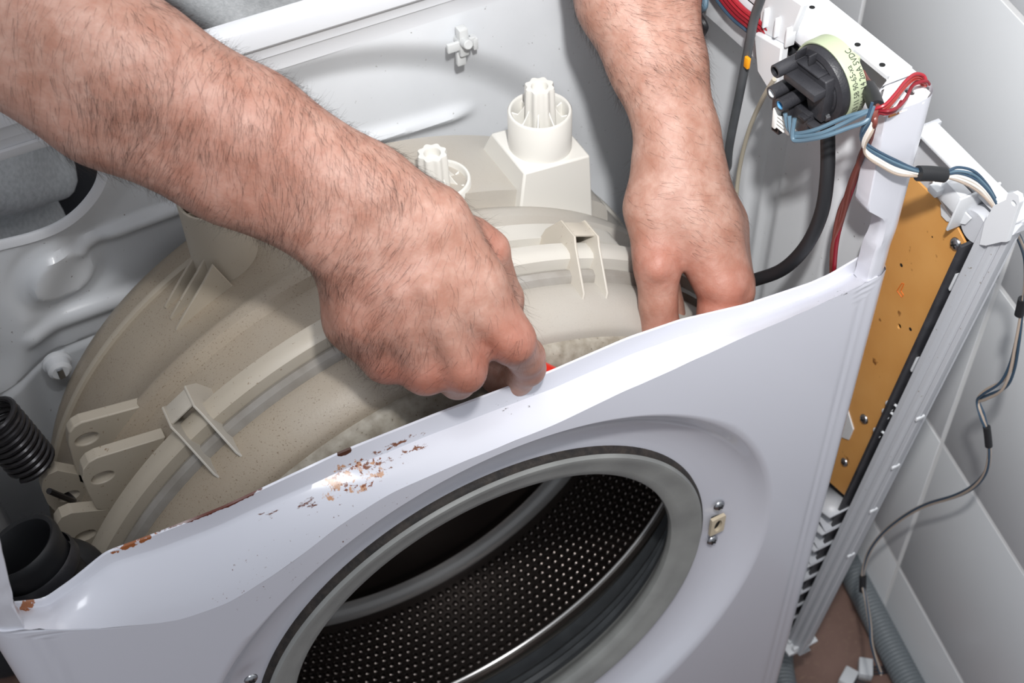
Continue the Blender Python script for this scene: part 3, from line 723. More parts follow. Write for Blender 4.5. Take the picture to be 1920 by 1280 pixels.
for k in range(3):
    yy = lerp(.098, .122, k / 2); G().box((.2610, yy, .842), (.0035, .0010, .007), bev=.0006).mk('bracket_rib', M['panelwhite'], BR)
g = G().tube([Vector((0.252, 0.1162, 0.8758)), Vector((0.252, 0.1212, 0.856)), Vector((0.252, 0.1246, 0.8384)), Vector((0.252, 0.1283, 0.7884)), Vector((0.252, 0.1326, 0.7356)), Vector((0.256, 0.1368, 0.7107)), Vector((0.262, 0.1474, 0.6974))], .0030, 12)
rd = empty('grey_tube', (0.252, 0.1283, 0.7884), 'thin dark grey tube running down from the white bracket beside the arm', 'tube'); g.mk('tube_run', M['gasketdark'], rd)
G().box(Vector((0.2495, 0.1223, 0.8113)), (.0012, .0022, .0040), bev=.0005).mk('paint_mark', M['orangepaint'], rd)
g = G().tube([Vector((0.256, 0.1009, 0.8096)), Vector((0.258, 0.1119, 0.786)), Vector((0.262, 0.1262, 0.7479)), Vector((0.266, 0.1354, 0.7036)), Vector((0.268, 0.1359, 0.6612)), Vector((0.268, 0.1336, 0.6249))], .0016, 10)
tag(g.mk('clear_tube', M['tube']), 'thin yellowish clear tube curving down behind the pressure switch', 'tube')
g = G().tube([Vector((0.254, 0.0444, 0.8159)), Vector((0.254, 0.0408, 0.804)), Vector((0.252, 0.0328, 0.7808)), Vector((0.25, 0.0292, 0.7532)), Vector((0.246, 0.0326, 0.7241)), Vector((0.24, 0.0431, 0.6969)), Vector((0.232, 0.0587, 0.677)), Vector((0.222, 0.0739, 0.6623))], .0046, 16)
tag(g.mk('rubber_hose', M['rubber']), 'black rubber hose hanging from the pressure switch and curving behind the straight-down hand', 'hose')
# grey corrugated drain hose on the floor along the wall
def corr(pts, r, name, label):
    P = [Vector(p) for p in pts]; Q = []
    n = len(P)
    for i in range(n - 1):
        p0 = P[max(i - 1, 0)]; p1 = P[i]; p2 = P[i + 1]; p3 = P[min(i + 2, n - 1)]; L = max(1, int((p2 - p1).length / .0011))
        for k in range(L):
            t = k / L; Q.append(.5 * ((2 * p1) + (p2 - p0) * t + (2 * p0 - 5 * p1 + 4 * p2 - p3) * t * t + (3 * p1 - p0 - 3 * p2 + p3) * t ** 3))
    g = G(); rows = []
    for i, p in enumerate(Q):
        T_ = (Q[min(i + 1, len(Q) - 1)] - Q[max(i - 1, 0)]).normalized(); u = (Vector((0, 0, 1)) - T_ * T_.z).normalized(); v = T_.cross(u); rr_ = r * (1 + .045 * math.cos(i * 2 * PI / 4))
        rows.append([p + (u * math.cos(2 * PI * j / 20) + v * math.sin(2 * PI * j / 20)) * rr_ for j in range(20)])
    g.grid(rows, cv=True); o = g.mk(name, M['hose'], auto=180); return tag(o, label, 'hose')
hz = lambda x, y, z=.0178: (x, y, z)
corr([(0.5336, 0.2243, 0.018), (0.5059, 0.1344, 0.018), (0.493, 0.0825, 0.018), (0.4797, 0.0281, 0.018), (0.4671, -0.0271, 0.018), (0.4551, -0.083, 0.018)], .0165, 'drain_hose', 'grey corrugated drain hose lying along the foot of the tiled wall')
corr([(0.3755, 0.0884, 0.018), (0.3546, 0.0553, 0.018), (0.3359, 0.0156, 0.018), (0.3208, -0.024, 0.018)], .0135, 'drain_hose', 'short end of grey corrugated hose showing below the machine corner')

# ------------------------------------------------------------------ wires
def bundle(name, label, wires, cat='wires', sleeves=(), r=.0011, loc=None):
    root = empty(name, wires[0][0][0], label, cat)
    for pts, m_ in wires:
        G().tube(pts, r, 8, 8).mk('wire', M[m_], root)
    for a, b_, rad in sleeves:
        a = Vector(a); b_ = Vector(b_)
        G().tube([a, a.lerp(b_, .5) + Vector((0, 0, .0005)), b_], rad, 16, 4).mk('sleeve', M['rubber'], root)
    return root
def off(pts, k, s=.0016):
    rnd = random.Random(k * 13 + 5); return [Vector(p) + Vector((rnd.uniform(-s, s), rnd.uniform(-s, s), rnd.uniform(-s, s))) for p in pts]
P1 = [(0.222, 0.0319, 0.8308), (0.223, 0.0393, 0.8225), (0.224, 0.0333, 0.8251), (0.228, 0.0206, 0.8363), (0.236, 0.0093, 0.8487), (0.245, -0.0008, 0.8578)]
W1 = []
W1.append(([(0.221, 0.0459, 0.8327), (0.221, 0.0409, 0.825), (0.222, 0.0348, 0.8248), (0.226, 0.0226, 0.8345), (0.235, 0.0123, 0.8463), (0.24, 0.0049, 0.8532), (0.246, 0.0001, 0.8568)], 'blue'))
W1.append(([(0.221, 0.0418, 0.8335), (0.22, 0.0362, 0.8246), (0.222, 0.0306, 0.8253), (0.226, 0.0177, 0.8352), (0.235, 0.0095, 0.8451), (0.24, 0.0035, 0.853), (0.246, -0.0005, 0.8579)], 'blue'))
W1.append(([(0.221, 0.0368, 0.835), (0.219, 0.0335, 0.8237), (0.22, 0.0278, 0.8249), (0.224, 0.0129, 0.837), (0.233, 0.0045, 0.8455), (0.24, -0.0006, 0.8508), (0.246, 0.0005, 0.8547)], 'blue'))
bundle('blue_wires', 'three pale blue wires looping from the pressure switch plug to the corner', W1, r=.00135)
# red wires looping over the corner cap
W2 = []
for k in range(3):
    o_ = k * 5
    W2.append(([(0.247, 0.0024, 0.8537), (0.252, -0.0016, 0.8575), (0.262, 0.0019, 0.859), (0.275, 0.0085, 0.8593), (0.285, 0.0119, 0.8584), (0.291, 0.0112, 0.8556), (0.292, 0.0095, 0.8525), (0.294, 0.0151, 0.8493), (0.2935, 0.0191, 0.8438)], 'orange' if k < 2 else 'red'))
    W2[-1] = ([Vector(p) + Vector((-.0014 * k, -.0008 * k, .0026 * k - .002)) for p in W2[-1][0]], W2[-1][1])
W2.append(([(0.247, 0.001, 0.8554), (0.25, -0.0062, 0.8584), (0.258, -0.0057, 0.8581), (0.268, -0.0006, 0.8577), (0.28, 0.0079, 0.856), (0.288, 0.007, 0.8567), (0.292, 0.0072, 0.8528)], 'darkred'))
W2.append(([(0.247, 0.0008, 0.8548), (0.25, -0.0047, 0.8555), (0.257, -0.0046, 0.8551), (0.266, 0.0007, 0.8545)], 'darkred'))
bundle('red_wires', 'bright red wires looping over the rusty corner cap', W2, r=.00108)
# thick harness behind the switch, with black sleeve
W3 = [([(0.275, 0.0444, 0.844), (0.27, 0.0352, 0.8467), (0.262, 0.0228, 0.8529), (0.252, 0.0078, 0.8569), (0.247, 0.0003, 0.8563), (0.246, -0.0021, 0.8507), (0.25, 0.0022, 0.8327), (0.258, 0.0145, 0.8045), (0.262, 0.022, 0.7803), (0.266, 0.0276, 0.7474), (0.268, 0.0281, 0.7177), (0.27, 0.0244, 0.6799)], 'brown')]
for k, c_ in enumerate(('brown', 'brown', 'darkred', 'brown')):
    W3.append((off(W3[0][0][3:], k, .0018), c_))
W3.append(([(0.275, 0.0456, 0.8374), (0.268, 0.0338, 0.8456), (0.258, 0.0175, 0.854)], 'darkred'))
W3.append(([(0.275, 0.0447, 0.834), (0.268, 0.0331, 0.8429), (0.258, 0.0181, 0.8529)], 'blue'))
bundle('brown_wires', 'brown and dark red wire harness hanging down inside the right side', W3, r=.0015, sleeves=[((0.262, 0.0244, 0.85), (0.248, 0.0008, 0.8567), .0048)])
# blue and white harness going out to the control panel
base = [(0.245, -0.0011, 0.8569), (0.243, -0.0015, 0.8477), (0.243, 0.0011, 0.8362), (0.246, 0.0007, 0.8282), (0.254, -0.0026, 0.8206), (0.268, -0.0056, 0.8097), (0.286, -0.0076, 0.7992), (0.305, -0.0107, 0.7924), (0.318, -0.0118, 0.7874), (0.33, -0.0153, 0.7798), (0.34, -0.0202, 0.7683), (0.346, -0.0245, 0.7579)]
W4 = []
for k, c_ in enumerate(('navy', 'blue', 'navy', 'white', 'white', 'tan')):
    q = []
    for i, p in enumerate(base):
        sp = (0.75 if i in (6, 7) else 1.7 if i < 9 else 2.4) * (k - 2.5) * .0012
        q.append(Vector(p) + Vector((.25, -.3, -1.0)) * sp + Vector((0, random.Random(i * 7 + k).uniform(-.0006, .0006), 0)))
    W4.append((q, c_))
bundle('panel_harness', 'blue and white wires with black sleeve, from the rusty corner to the hanging control panel', W4, r=.00095, sleeves=[((0.285, -0.0082, 0.7996), (0.304, -0.0116, 0.7931), .0048)])
# long thin cable hanging in front of the tiles
def wallx(px, py): pass
LC = [(0.35, -0.0356, 0.749), (0.362, -0.0338, 0.7352), (0.385, -0.0286, 0.701), (0.4, -0.0264, 0.6665), (0.405, -0.0278, 0.6384), (0.408, -0.0316, 0.6066), (0.41, -0.0338, 0.5783), (0.41, -0.032, 0.5568), (0.41, -0.0211, 0.5342), (0.41, -0.0169, 0.522), (0.41, -0.0252, 0.5125), (0.412, -0.0331, 0.4997), (0.415, -0.0399, 0.4781), (0.42, -0.0399, 0.4501), (0.425, -0.0312, 0.4165), (0.43, -0.0146, 0.3791), (0.435, 0.0114, 0.3316), (0.435, 0.0292, 0.2924), (0.432, 0.044, 0.2488), (0.428, 0.05, 0.216), (0.425, 0.0497, 0.1898), (0.42, 0.0419, 0.1697), (0.415, 0.0268, 0.1599), (0.405, 0.0059, 0.1525), (0.395, -0.0103, 0.1491), (0.385, -0.0282, 0.1543), (0.375, -0.0462, 0.1638)]
W5 = []
spread = [1, 1, 1, 1, .6, 2, 2.6, 3, 2.6, 1, 1.8, .6, .8, 1, 1, .9, .9, .9, .9, .9, 1, .5, .8, 1, 1, 1, 1]
for k, c_ in enumerate(('navy', 'tan', 'navy', 'tan')):
    q = []
    for i, p in enumerate(LC):
        a = k * 1.6 + i * .35; q.append(Vector(p) + Vector((math.cos(a) * .8, math.sin(a) * .6, math.sin(a))) * .0013 * spread[i])
    W5.append((q, c_))
bundle('hanging_cable', 'thin blue and tan cable hanging in curves in front of the white tiles', W5, 'cable', r=.0011, sleeves=[((0.404, -0.0258, 0.648), (0.405, -0.0269, 0.6321), .0034), ((0.411, -0.0315, 0.5054), (0.414, -0.0376, 0.4859), .0030), ((0.421, 0.0441, 0.1759), (0.419, 0.0375, 0.1586), .0036)])
for (px, py, rz, lb) in ((1590, 1272, .5, 'white plug on the brown floor, left one of the pair'), (1622, 1254, .9, 'white plug on the brown floor, right one of the pair')):
    pos = {1590: (0.4176, 0.0186, 0.008), 1622: (0.4411, 0.019, 0.008)}[px]
    e_ = empty('wire_plug', pos, lb, 'plug')
    u = Vector((math.cos(rz), math.sin(rz), 0)); v = Vector((-math.sin(rz), math.cos(rz), 0))
    G().box(pos, (.0105, .0075, .007), (u, v, (0, 0, 1)), .0012).mk('plug_body', M['panelwhite'], e_)
    for k in range(4): G().box(Vector(pos) + v * (-.0078) + u * (-.0065 + k * .0043), (.0012, .0006, .004), (u, v, (0, 0, 1))).mk('plug_slot', M['black'], e_)
    for k in range(3): G().tube([Vector(pos) + v * -.006 + u * (-.004 + k * .004), Vector(pos) + v * -.016 + u * (-.002 + k * .004) + Vector((0, 0, -.001)), Vector(pos) + v * -.034 + u * (.006 + k * .002) + Vector((0, 0, -.004))], .0011, 6).mk('wire', M['black'], e_)
# wires in the far right top corner by the forearm
W6 = []
for k, c_ in enumerate(('red', 'red', 'darkred', 'darkred', 'navy')):
    W6.append(([Vector(p) + Vector((0, .0018 * k, -.0032 * k + .004)) for p in ((0.26, 0.1803, 0.8383), (0.26, 0.1605, 0.8323), (0.26, 0.1467, 0.8305), (0.26, 0.1347, 0.831), (0.2625, 0.1212, 0.8285))], c_))
bundle('red_harness', 'red and dark wires behind the grey tube under the right rail', W6, r=.0017)
W7 = [([(0.262, 0.2201, 0.7966), (0.258, 0.1986, 0.808), (0.256, 0.187, 0.8173), (0.258, 0.1887, 0.8212)], 'brown'), ([(0.262, 0.216, 0.7915), (0.258, 0.1948, 0.8051), (0.256, 0.1835, 0.8156), (0.258, 0.186, 0.821)], 'blue'),
      ([(0.262, 0.2119, 0.7869), (0.258, 0.1925, 0.803), (0.258, 0.1827, 0.8001), (0.262, 0.193, 0.7839), (0.264, 0.2055, 0.769)], 'rubber')]
bundle('loose_wires', 'short brown, blue and black wire loops at the top, between forearm and right rail', W7, r=.0024)
# black lever seen through the rail cut-out, and a small stub at the tub pedestal
g = G().box(Vector((0.275, 0.1145, 0.8193)), (.004, .0095, .0042), ((1, 0, 0), (0, 1, -.12), (0, .12, 1)), .0035); tag(g.mk('lever', M['rubber']), 'black oval grip seen through the cut-out of the right rail', 'grip')

# ------------------------------------------------------------------ control panel hanging beside the machine
CPR = empty('control_panel', (.36, 0, .45), 'detached white control panel hanging on edge beside the machine, orange circuit board towards us', 'control panel')
CL = Vector((0, .110, -.994)).normalized(); CW = Vector((0, -.994, -.110)).normalized(); CN = Vector((-1, 0, 0))
co = Vector((.34, -.0161, .726))       # upper right corner of the board
def cp(l, w_, n=0):
    if n < 0: n *= .4
    return co + CL * l + CW * w_ + CN * n
def cbox(name, l0, l1, w0_, w1_, n0, n1, mt='panel', p=CPR, bev=.0008):
    return G().box(cp((l0 + l1) / 2, (w0_ + w1_) / 2, (n0 + n1) / 2), (abs(l1 - l0) / 2, abs(w1_ - w0_) / 2, abs(n1 - n0) / 2), (CL, CW, CN), bev).mk(name, M[mt], p)
LEN = .615
cbox('panel_face', -.032, LEN, -.077, .021, -.040, -.036, 'panel')
# profiled long edge with ridges
g = G(); prof = [(.0045, -.036), (.0045, -.004), (.0050, .0015), (.0062, .0030), (.0105, .0030), (.0115, .0010), (.0125, -.0012), (.0140, -.0012), (.0152, .0012), (.0178, .0010), (.0186, -.0012), (.0196, -.0030), (.0212, -.0030), (.0222, -.0008), (.0250, -.0010), (.0256, -.0030), (.0256, -.0060), (.0210, -.036)]
g.grid([[cp(l, a, n) for a, n in prof] for l in [-.030 + (LEN + .03) * k / 60 for k in range(61)]])
g.grid([[cp(-.030, a, n) for a, n in prof], [cp(-.030, a, -.037) for a, n in prof]]); g.grid([[cp(LEN, a, n) for a, n in prof], [cp(LEN, a, -.037) for a, n in prof]])
edge = g.mk('ridged_edge', M['panel'], CPR, auto=30)
cbox('panel_side', -.030, LEN, -.079, -.075, -.040, -.002)
# top end flange
G().prism([(0, -.050), (.0035, -.050), (.0035, .036), (0, .036)], cp(-.036, 0, -.036), CN * 1.0, CW, CL * .0001).mk
cbox('end_flange', -.0335, -.0305, -.075, .020, -.038, -.020, 'panelwhite')
cbox('flange_step', -.0300, -.0285, -.075, .020, -.038, -.030, 'panel')
# ear with a screw slot
ear_px = [(0.336, -0.0278, 0.7332), (0.336, -0.0261, 0.7508), (0.336, -0.0285, 0.7672), (0.336, -0.036, 0.7782), (0.336, -0.0357, 0.7828), (0.336, -0.0393, 0.7868), (0.336, -0.0437, 0.7876), (0.336, -0.046, 0.7838), (0.336, -0.0458, 0.7758), (0.336, -0.0459, 0.7667), (0.336, -0.0465, 0.751), (0.336, -0.0428, 0.7479), (0.336, -0.0327, 0.7364)]
ear_h = (0.336, -0.0423, 0.7801)
G().plate([(p[1], p[2]) for p in ear_px], (ear_h[1], ear_h[2]), (.0020, .0017), (.336, 0, 0), (0, 1, 0), (0, 0, 1), (.0035, 0, 0), 40).bx('mounting_ear', M['panelwhite'], CPR, .0006)
# circuit board
pb = [(.0, .0), (.0, -.013), (-.0005, -.060), (.06, -.075), (.30, -.075), (.335, -.020), (.332, 0)]
bd = G().plate([(-.006, -.022), (-.003, -.0755), (.33, -.0755), (.345, -.030), (.336, -.004), (.004, 0)], (.118, -.022), (.0022, .0018), cp(0, 0, -.0016), CL, CW, CN * .0016, 64).bx('circuit_board', M['pcb'], CPR, .0002)
for (px, py, rr_) in ((1793, 457, .0042),): screw((0.3389, -0.0081, 0.7166), CN, .0046, 'screw', bd)
screw((0.3389, 0.0264, 0.4954), CN, .0042, 'screw', bd); screw((0.3389, 0.0343, 0.4292), CN, .0038, 'screw', bd)
for q in ((0.3389, 0.0319, 0.6627), (0.3389, 0.0081, 0.6183), (0.3389, 0.0126, 0.7059), (0.3389, -0.0112, 0.7089)):
    G().lathe([(0, 0), (.0015 if q[2] < .70 else .0007, 0)], Vector(q), CN, 12).mk('board_hole', M['blackhole'], bd)
mk_ = [(0.3389, 0.027, 0.6488), (0.3389, 0.0294, 0.639), (0.3389, 0.0236, 0.6376), (0.3389, 0.0227, 0.6406), (0.3389, 0.0261, 0.6419), (0.3389, 0.025, 0.65), (0.3389, 0.027, 0.6488)]
G().tube(mk_, .00035, 6, 1).mk('printed_mark', M['orangeink'], bd)
# dark gap strip with hooks along the board
cbox('inner_web', .0, LEN - .02, .0005, .0030, -.036, -.003, 'black', bev=.0002)
for q in (.055, .150, .165): pass
for l0, wd_ in ((.190, .008), (.201, .007), (.228, .010)):
    hk = G().tube([cp(l0 - .002, .006, .0), cp(l0 - .003, .001, .002), cp(l0, -.0030, .0030), cp(l0 + .004, -.002, .0025), cp(l0 + .005, .003, .0010)], .0011, 10, 6).mk('board_hook', M['panelwhite'], CPR)
for l0 in (.040, .135):
    G().prism([(l0 - .012, .0045), (l0 - .006, .0), (l0 + .004, .0005), (l0 + .007, .0045)], cp(0, 0, .0005), CL, CW, CN * .002).bx('edge_tab', M['panelwhite'], CPR, .0004)
# bracket plate by the lower screw
G().prism([(.243, -.036), (.256, -.022), (.272, -.022), (.282, -.034), (.275, -.05), (.25, -.05)], cp(0, 0, .0006), CL, CW, CN * .0016).bx('screw_tab', M['panelwhite'], CPR, .0004)
# latch mechanism at the top end, behind the corner post
G().lathe([(0, .002), (.0115, .002), (.0125, .0), (.0125, -.034)], cp(-.012, -.001, -.004), CN, 32).mk('end_boss', M['panel'], CPR)
cbox('catch_arm', -.034, -.018, -.030, -.012, .001, .010, 'panelwhite'); cbox('catch_arm', -.028, -.022, -.034, -.026, .001, .016, 'panelwhite')
cbox('catch_wall', -.034, -.004, -.012, -.010, -.030, .004, 'panelwhite')
G().prism([(-.018, -.016), (-.006, -.030), (.001, -.026), (.001, -.020), (-.010, -.006), (-.018, -.004)], cp(0, 0, .001), CL, CW, CN * .0012).bx('spring_blade', M['panelwhite'], CPR, .0004)
g = G()
for k in range(2): g.tube([cp(-.024 + k * .006, -.044, .002), cp(-.017 + k * .006, -.030, .003), cp(-.012 + k * .006, -.018, .002)], .0012, 8)
g.mk('pivot_pin', M['bright'], CPR)
cbox('button_cell', -.012, -.002, -.020, -.012, -.010, -.002, 'black'); 
# triangular stiffening ribs on the lower half
for k in range(8):
    l0 = .345 + k * .0310
    G().prism([(l0, .004), (l0 + .004, .004), (l0 + .024, -.030), (l0 + .018, -.030)], cp(0, 0, -.034), CL, CW, CN * .033).mk('stiffening_rib', M['panel'], CPR)
    G().prism([(l0 + .018, -.030), (l0 + .021, -.030), (l0 + .0310, .004), (l0 + .0295, .004)], cp(0, 0, -.034), CL, CW, CN * .030).mk('stiffening_rib', M['panel'], CPR)
cbox('inner_floor', .335, LEN - .01, -.078, .003, -.037, -.034, 'gasketdark')
cbox('bottom_flange', LEN - .004, LEN, -.084, .0215, -.038, -.002, 'panelwhite')
for k in range(3): cbox('foot_peg', LEN - .010, LEN + .006, -.002 + k * .009, .003 + k * .009, -.006, .004, 'panelwhite', bev=.0016)
for l0 in (.175, .245, .315, .395): cbox('edge_nib', l0, l0 + .004, .0245, .0265, -.008, .0, 'panelwhite')

# ------------------------------------------------------------------ person: arms and hands grown from one smooth distance field
def pxd(px, py, d): return None
def seg_field(prims, lo, hi, h, k):
    """prims: (a, b, ra, rb). returns grid of smooth-min distances"""
    n = [int(math.ceil((hi[i] - lo[i]) / h)) + 1 for i in range(3)]
    S = np.zeros(n, np.float32); 
    for a, b, ra, rb in prims:
        a = np.array(a); b = np.array(b); m_ = max(ra, rb) + 7 * k
        i0 = [max(0, int((min(a[i], b[i]) - m_ - lo[i]) / h)) for i in range(3)]; i1 = [min(n[i], int((max(a[i], b[i]) + m_ - lo[i]) / h) + 2) for i in range(3)]
        if any(i1[i] <= i0[i] for i in range(3)): continue
        X = (lo[0] + h * np.arange(i0[0], i1[0]))[:, None, None]; Y = (lo[1] + h * np.arange(i0[1], i1[1]))[None, :, None]; Z = (lo[2] + h * np.arange(i0[2], i1[2]))[None, None, :]
        d = b - a; L = max(d @ d, 1e-12)
        t = np.clip(((X - a[0]) * d[0] + (Y - a[1]) * d[1] + (Z - a[2]) * d[2]) / L, 0, 1)
        D = np.sqrt((X - a[0] - t * d[0]) ** 2 + (Y - a[1] - t * d[1]) ** 2 + (Z - a[2] - t * d[2]) ** 2) - (ra + (rb - ra) * t)
        S[i0[0]:i1[0], i0[1]:i1[1], i0[2]:i1[2]] += np.exp(-D / k).astype(np.float32)
    return -k * np.log(S + 1e-6)
def surface_nets(F, lo, h):
    n = F.shape; ins = F < 0
    c = np.zeros((n[0] - 1, n[1] - 1, n[2] - 1), np.int8)
    corners = [(i, j, k) for i in (0, 1) for j in (0, 1) for k in (0, 1)]
    for i, j, k in corners: c += ins[i:n[0] - 1 + i, j:n[1] - 1 + j, k:n[2] - 1 + k]
    act = (c > 0) & (c < 8); idx = np.argwhere(act); vid = -np.ones(act.shape, np.int64); vid[act] = np.arange(len(idx))
    P = np.zeros((len(idx), 3)); W = np.zeros(len(idx))
    for a in range(8):
        for b in range(a + 1, 8):
            ca, cb = np.array(corners[a]), np.array(corners[b])
            if abs(ca - cb).sum() != 1: continue
            fa = F[tuple((idx + ca).T)]; fb = F[tuple((idx + cb).T)]; m_ = (fa < 0) != (fb < 0)
            t = np.where(m_, fa / np.where(m_, fa - fb, 1), 0)
            P += np.where(m_[:, None], ca + t[:, None] * (cb - ca), 0); W += m_
    P = idx + P / W[:, None]; V = np.array(lo) + h * P
    faces = []
    for ax in range(3):
        b, c_ = (ax + 1) % 3, (ax + 2) % 3
        sl0 = [slice(None)] * 3; sl1 = [slice(None)] * 3; sl0[ax] = slice(0, -1); sl1[ax] = slice(1, None)
        x = ins[tuple(sl0)] != ins[tuple(sl1)]
        e = np.argwhere(x); e = e[(e[:, b] > 0) & (e[:, c_] > 0) & (e[:, b] < n[b] - 1) & (e[:, c_] < n[c_] - 1)]
        q = []
        for db, dc in ((-1, -1), (0, -1), (0, 0), (-1, 0)):
            o = e.copy(); o[:, b] += db; o[:, c_] += dc; q.append(vid[tuple(o.T)])
        q = np.stack(q, 1); flip = ins[tuple(e.T)]
        q[~flip] = q[~flip][:, ::-1]; faces.append(q)
    return V, np.concatenate(faces)
def chain(pts):
    """(x,y,z),(r) joints -> primitives"""
    return [(p, q, r, s_) for (p, r), (q, s_) in zip(pts, pts[1:])]

ARM_A = []
ARM_A += chain([((-0.2339, 0.3157, 1.0341), .044), ((-0.2181, 0.2589, 1.0008), .041), ((-0.1252, 0.1516, 0.9237), .0335), ((-0.0805, 0.1143, 0.8911), .0295), ((-0.0346, 0.0737, 0.8589), .0235), ((-0.0101, 0.0548, 0.8412), .0195)])
ARM_A += chain([((-0.2501, 0.2974, 1.0125), .044), ((-0.2374, 0.2594, 0.9866), .041), ((-0.1424, 0.1586, 0.9021), .0330), ((-0.0955, 0.1168, 0.8693), .0285), ((-0.0521, 0.0745, 0.8402), .0240), ((-0.0487, 0.0651, 0.8285), .0205)])
ARM_A += chain([((-0.0938, 0.1185, 0.8755), .028), ((-0.046, 0.0752, 0.8486), .0250)])
# ulna head and metacarpals
ARM_A += [((-0.0615, 0.0623, 0.8427), (-0.0588, 0.059, 0.8383), .0150, .0140)]
ARM_A += chain([((-0.0068, 0.0519, 0.8401), .0190), ((0.0029, 0.0267, 0.8126), .0155), ((0.0149, 0.0077, 0.7803), .0125)])
ARM_A += chain([((-0.0257, 0.0521, 0.8407), .0190), ((-0.0202, 0.0236, 0.8101), .0155), ((-0.0161, 0.0059, 0.7729), .0112)])
ARM_A += chain([((-0.0382, 0.0555, 0.8357), .0190), ((-0.0382, 0.0298, 0.8052), .0155), ((-0.0352, 0.0169, 0.7688), .0104)])
ARM_A += chain([((-0.0501, 0.0619, 0.8279), .0190), ((-0.0546, 0.0423, 0.802), .0160), ((-0.0515, 0.0332, 0.7714), .0108)])
ARM_A += chain([((-0.0529, 0.0715, 0.813), .0180), ((-0.0594, 0.054, 0.7893), .0150), ((-0.0522, 0.0451, 0.7673), .0110)])
ARM_A += chain([((0.0046, 0.0552, 0.8163), .0180), ((0.0101, 0.0353, 0.7887), .0160)])
ARM_A += chain([((-0.0213, 0.0638, 0.8128), .0180), ((-0.021, 0.0415, 0.7812), .0160)])
# knuckle heads
ARM_A += [((0.0138, -0.0003, 0.7828), (0.0127, 0.0015, 0.7838), .0098, .0090), ((-0.0179, -0.0021, 0.7765), (-0.0184, 0.0006, 0.7785), .0090, .0080), ((-0.0369, 0.0106, 0.7724), (-0.0371, 0.0127, 0.774), .0082, .0070), ((-0.0521, 0.0283, 0.7739), (-0.0525, 0.03, 0.7751), .0075, .0070)]
# extensor tendons
ARM_A += [((-0.0172, 0.0216, 0.8308), (0.0074, -0.0028, 0.793), .0034, .0058), ((-0.0287, 0.0169, 0.8324), (-0.0213, -0.0048, 0.7864), .0034, .0058), ((-0.0408, 0.0234, 0.8287), (-0.039, 0.0072, 0.7823), .0032, .0050), ((-0.0492, 0.0334, 0.824), (-0.0534, 0.0264, 0.7827), .0032, .0044)]
# fingers curled round the tool
FIN_A = []
FIN_A.append(chain([((0.0142, 0.0033, 0.7778), .0118), ((0.0258, 0.0111, 0.7549), .0108), ((0.0308, 0.0177, 0.7353), .0100), ((0.0286, 0.0278, 0.7156), .0092), ((0.0207, 0.0414, 0.7072), .0085), ((0.0146, 0.047, 0.7148), .0075)]))
FIN_A.append(chain([((-0.0174, 0.0031, 0.7742), .0112), ((-0.0158, 0.0157, 0.7527), .0105), ((-0.013, 0.0286, 0.7399), .0102), ((-0.003, 0.0429, 0.7286), .0092), ((0.0066, 0.0474, 0.7335), .0082)]))
FIN_A.append(chain([((-0.0361, 0.0146, 0.7706), .0104), ((-0.0341, 0.0314, 0.7526), .0098), ((-0.0293, 0.0433, 0.7427), .0095), ((-0.0157, 0.0561, 0.737), .0086), ((-0.0074, 0.054, 0.7441), .0076)]))
FIN_A.append(chain([((-0.0517, 0.0328, 0.771), .0100), ((-0.05, 0.0474, 0.7565), .0092), ((-0.0434, 0.0581, 0.749), .0088), ((-0.0298, 0.0643, 0.7461), .0078), ((-0.022, 0.0624, 0.7531), .0070)]))
# thumb, mostly hidden behind the index side
FIN_A.append(chain([((0.0019, 0.0583, 0.8272), .0140), ((0.0179, 0.0589, 0.8112), .0125), ((0.026, 0.0554, 0.8021), .0118), ((0.0344, 0.0541, 0.7598), .0112), ((0.0323, 0.0494, 0.7348), .0105), ((0.0317, 0.0441, 0.7193), .0090)]))
ARM_B = []
ARM_B += chain([((0.2345, 0.3383, 0.918), .044), ((0.2241, 0.279, 0.8855), .041), ((0.1997, 0.1972, 0.8317), .0295), ((0.1987, 0.1606, 0.8041), .0250), ((0.1936, 0.1252, 0.773), .0190), ((0.1884, 0.1082, 0.7557), .0190)])
ARM_B += chain([((0.2557, 0.3383, 0.9131), .044), ((0.2434, 0.2795, 0.8803), .041), ((0.2214, 0.1956, 0.8257), .0300), ((0.2137, 0.1602, 0.799), .0245), ((0.2076, 0.1231, 0.7689), .0195), ((0.203, 0.1058, 0.7514), .0190)])
# back of the hand
ARM_B += chain([((0.1896, 0.1105, 0.758), .0200), ((0.1866, 0.0848, 0.7371), .0200), ((0.1905, 0.0524, 0.704), .0160)])
ARM_B += chain([((0.2018, 0.1076, 0.7552), .0190), ((0.1993, 0.0773, 0.728), .0185), ((0.2013, 0.0547, 0.6968), .0160)])
ARM_B += chain([((0.2112, 0.1089, 0.7411), .0170), ((0.2141, 0.0846, 0.7156), .0160), ((0.2135, 0.0613, 0.6801), .0140)])
ARM_B += chain([((0.219, 0.116, 0.723), .0160), ((0.2235, 0.0919, 0.6956), .0150), ((0.2238, 0.0719, 0.6658), .0130)])
ARM_B += [((0.1886, 0.0433, 0.704), (0.19, 0.0413, 0.7015), .0110, .0110), ((0.2038, 0.0435, 0.6913), (0.2039, 0.0422, 0.6903), .0095, .0095)]
ARM_B += chain([((0.1841, 0.116, 0.7562), .0185), ((0.1676, 0.0978, 0.74), .0172), ((0.1585, 0.0791, 0.721), .0150)])
ARM_B += chain([((0.1732, 0.0965, 0.7385), .0160), ((0.184, 0.0778, 0.7249), .0140)])
ARM_B += [((0.1534, 0.0657, 0.7216), (0.1512, 0.0646, 0.7197), .0085, .0085)]
ARM_B += [((0.1876, 0.0898, 0.7606), (0.1864, 0.0499, 0.718), .0036, .0038), ((0.1983, 0.0873, 0.7534), (0.2022, 0.0468, 0.7083), .0034, .0036)]
FIN_B = []
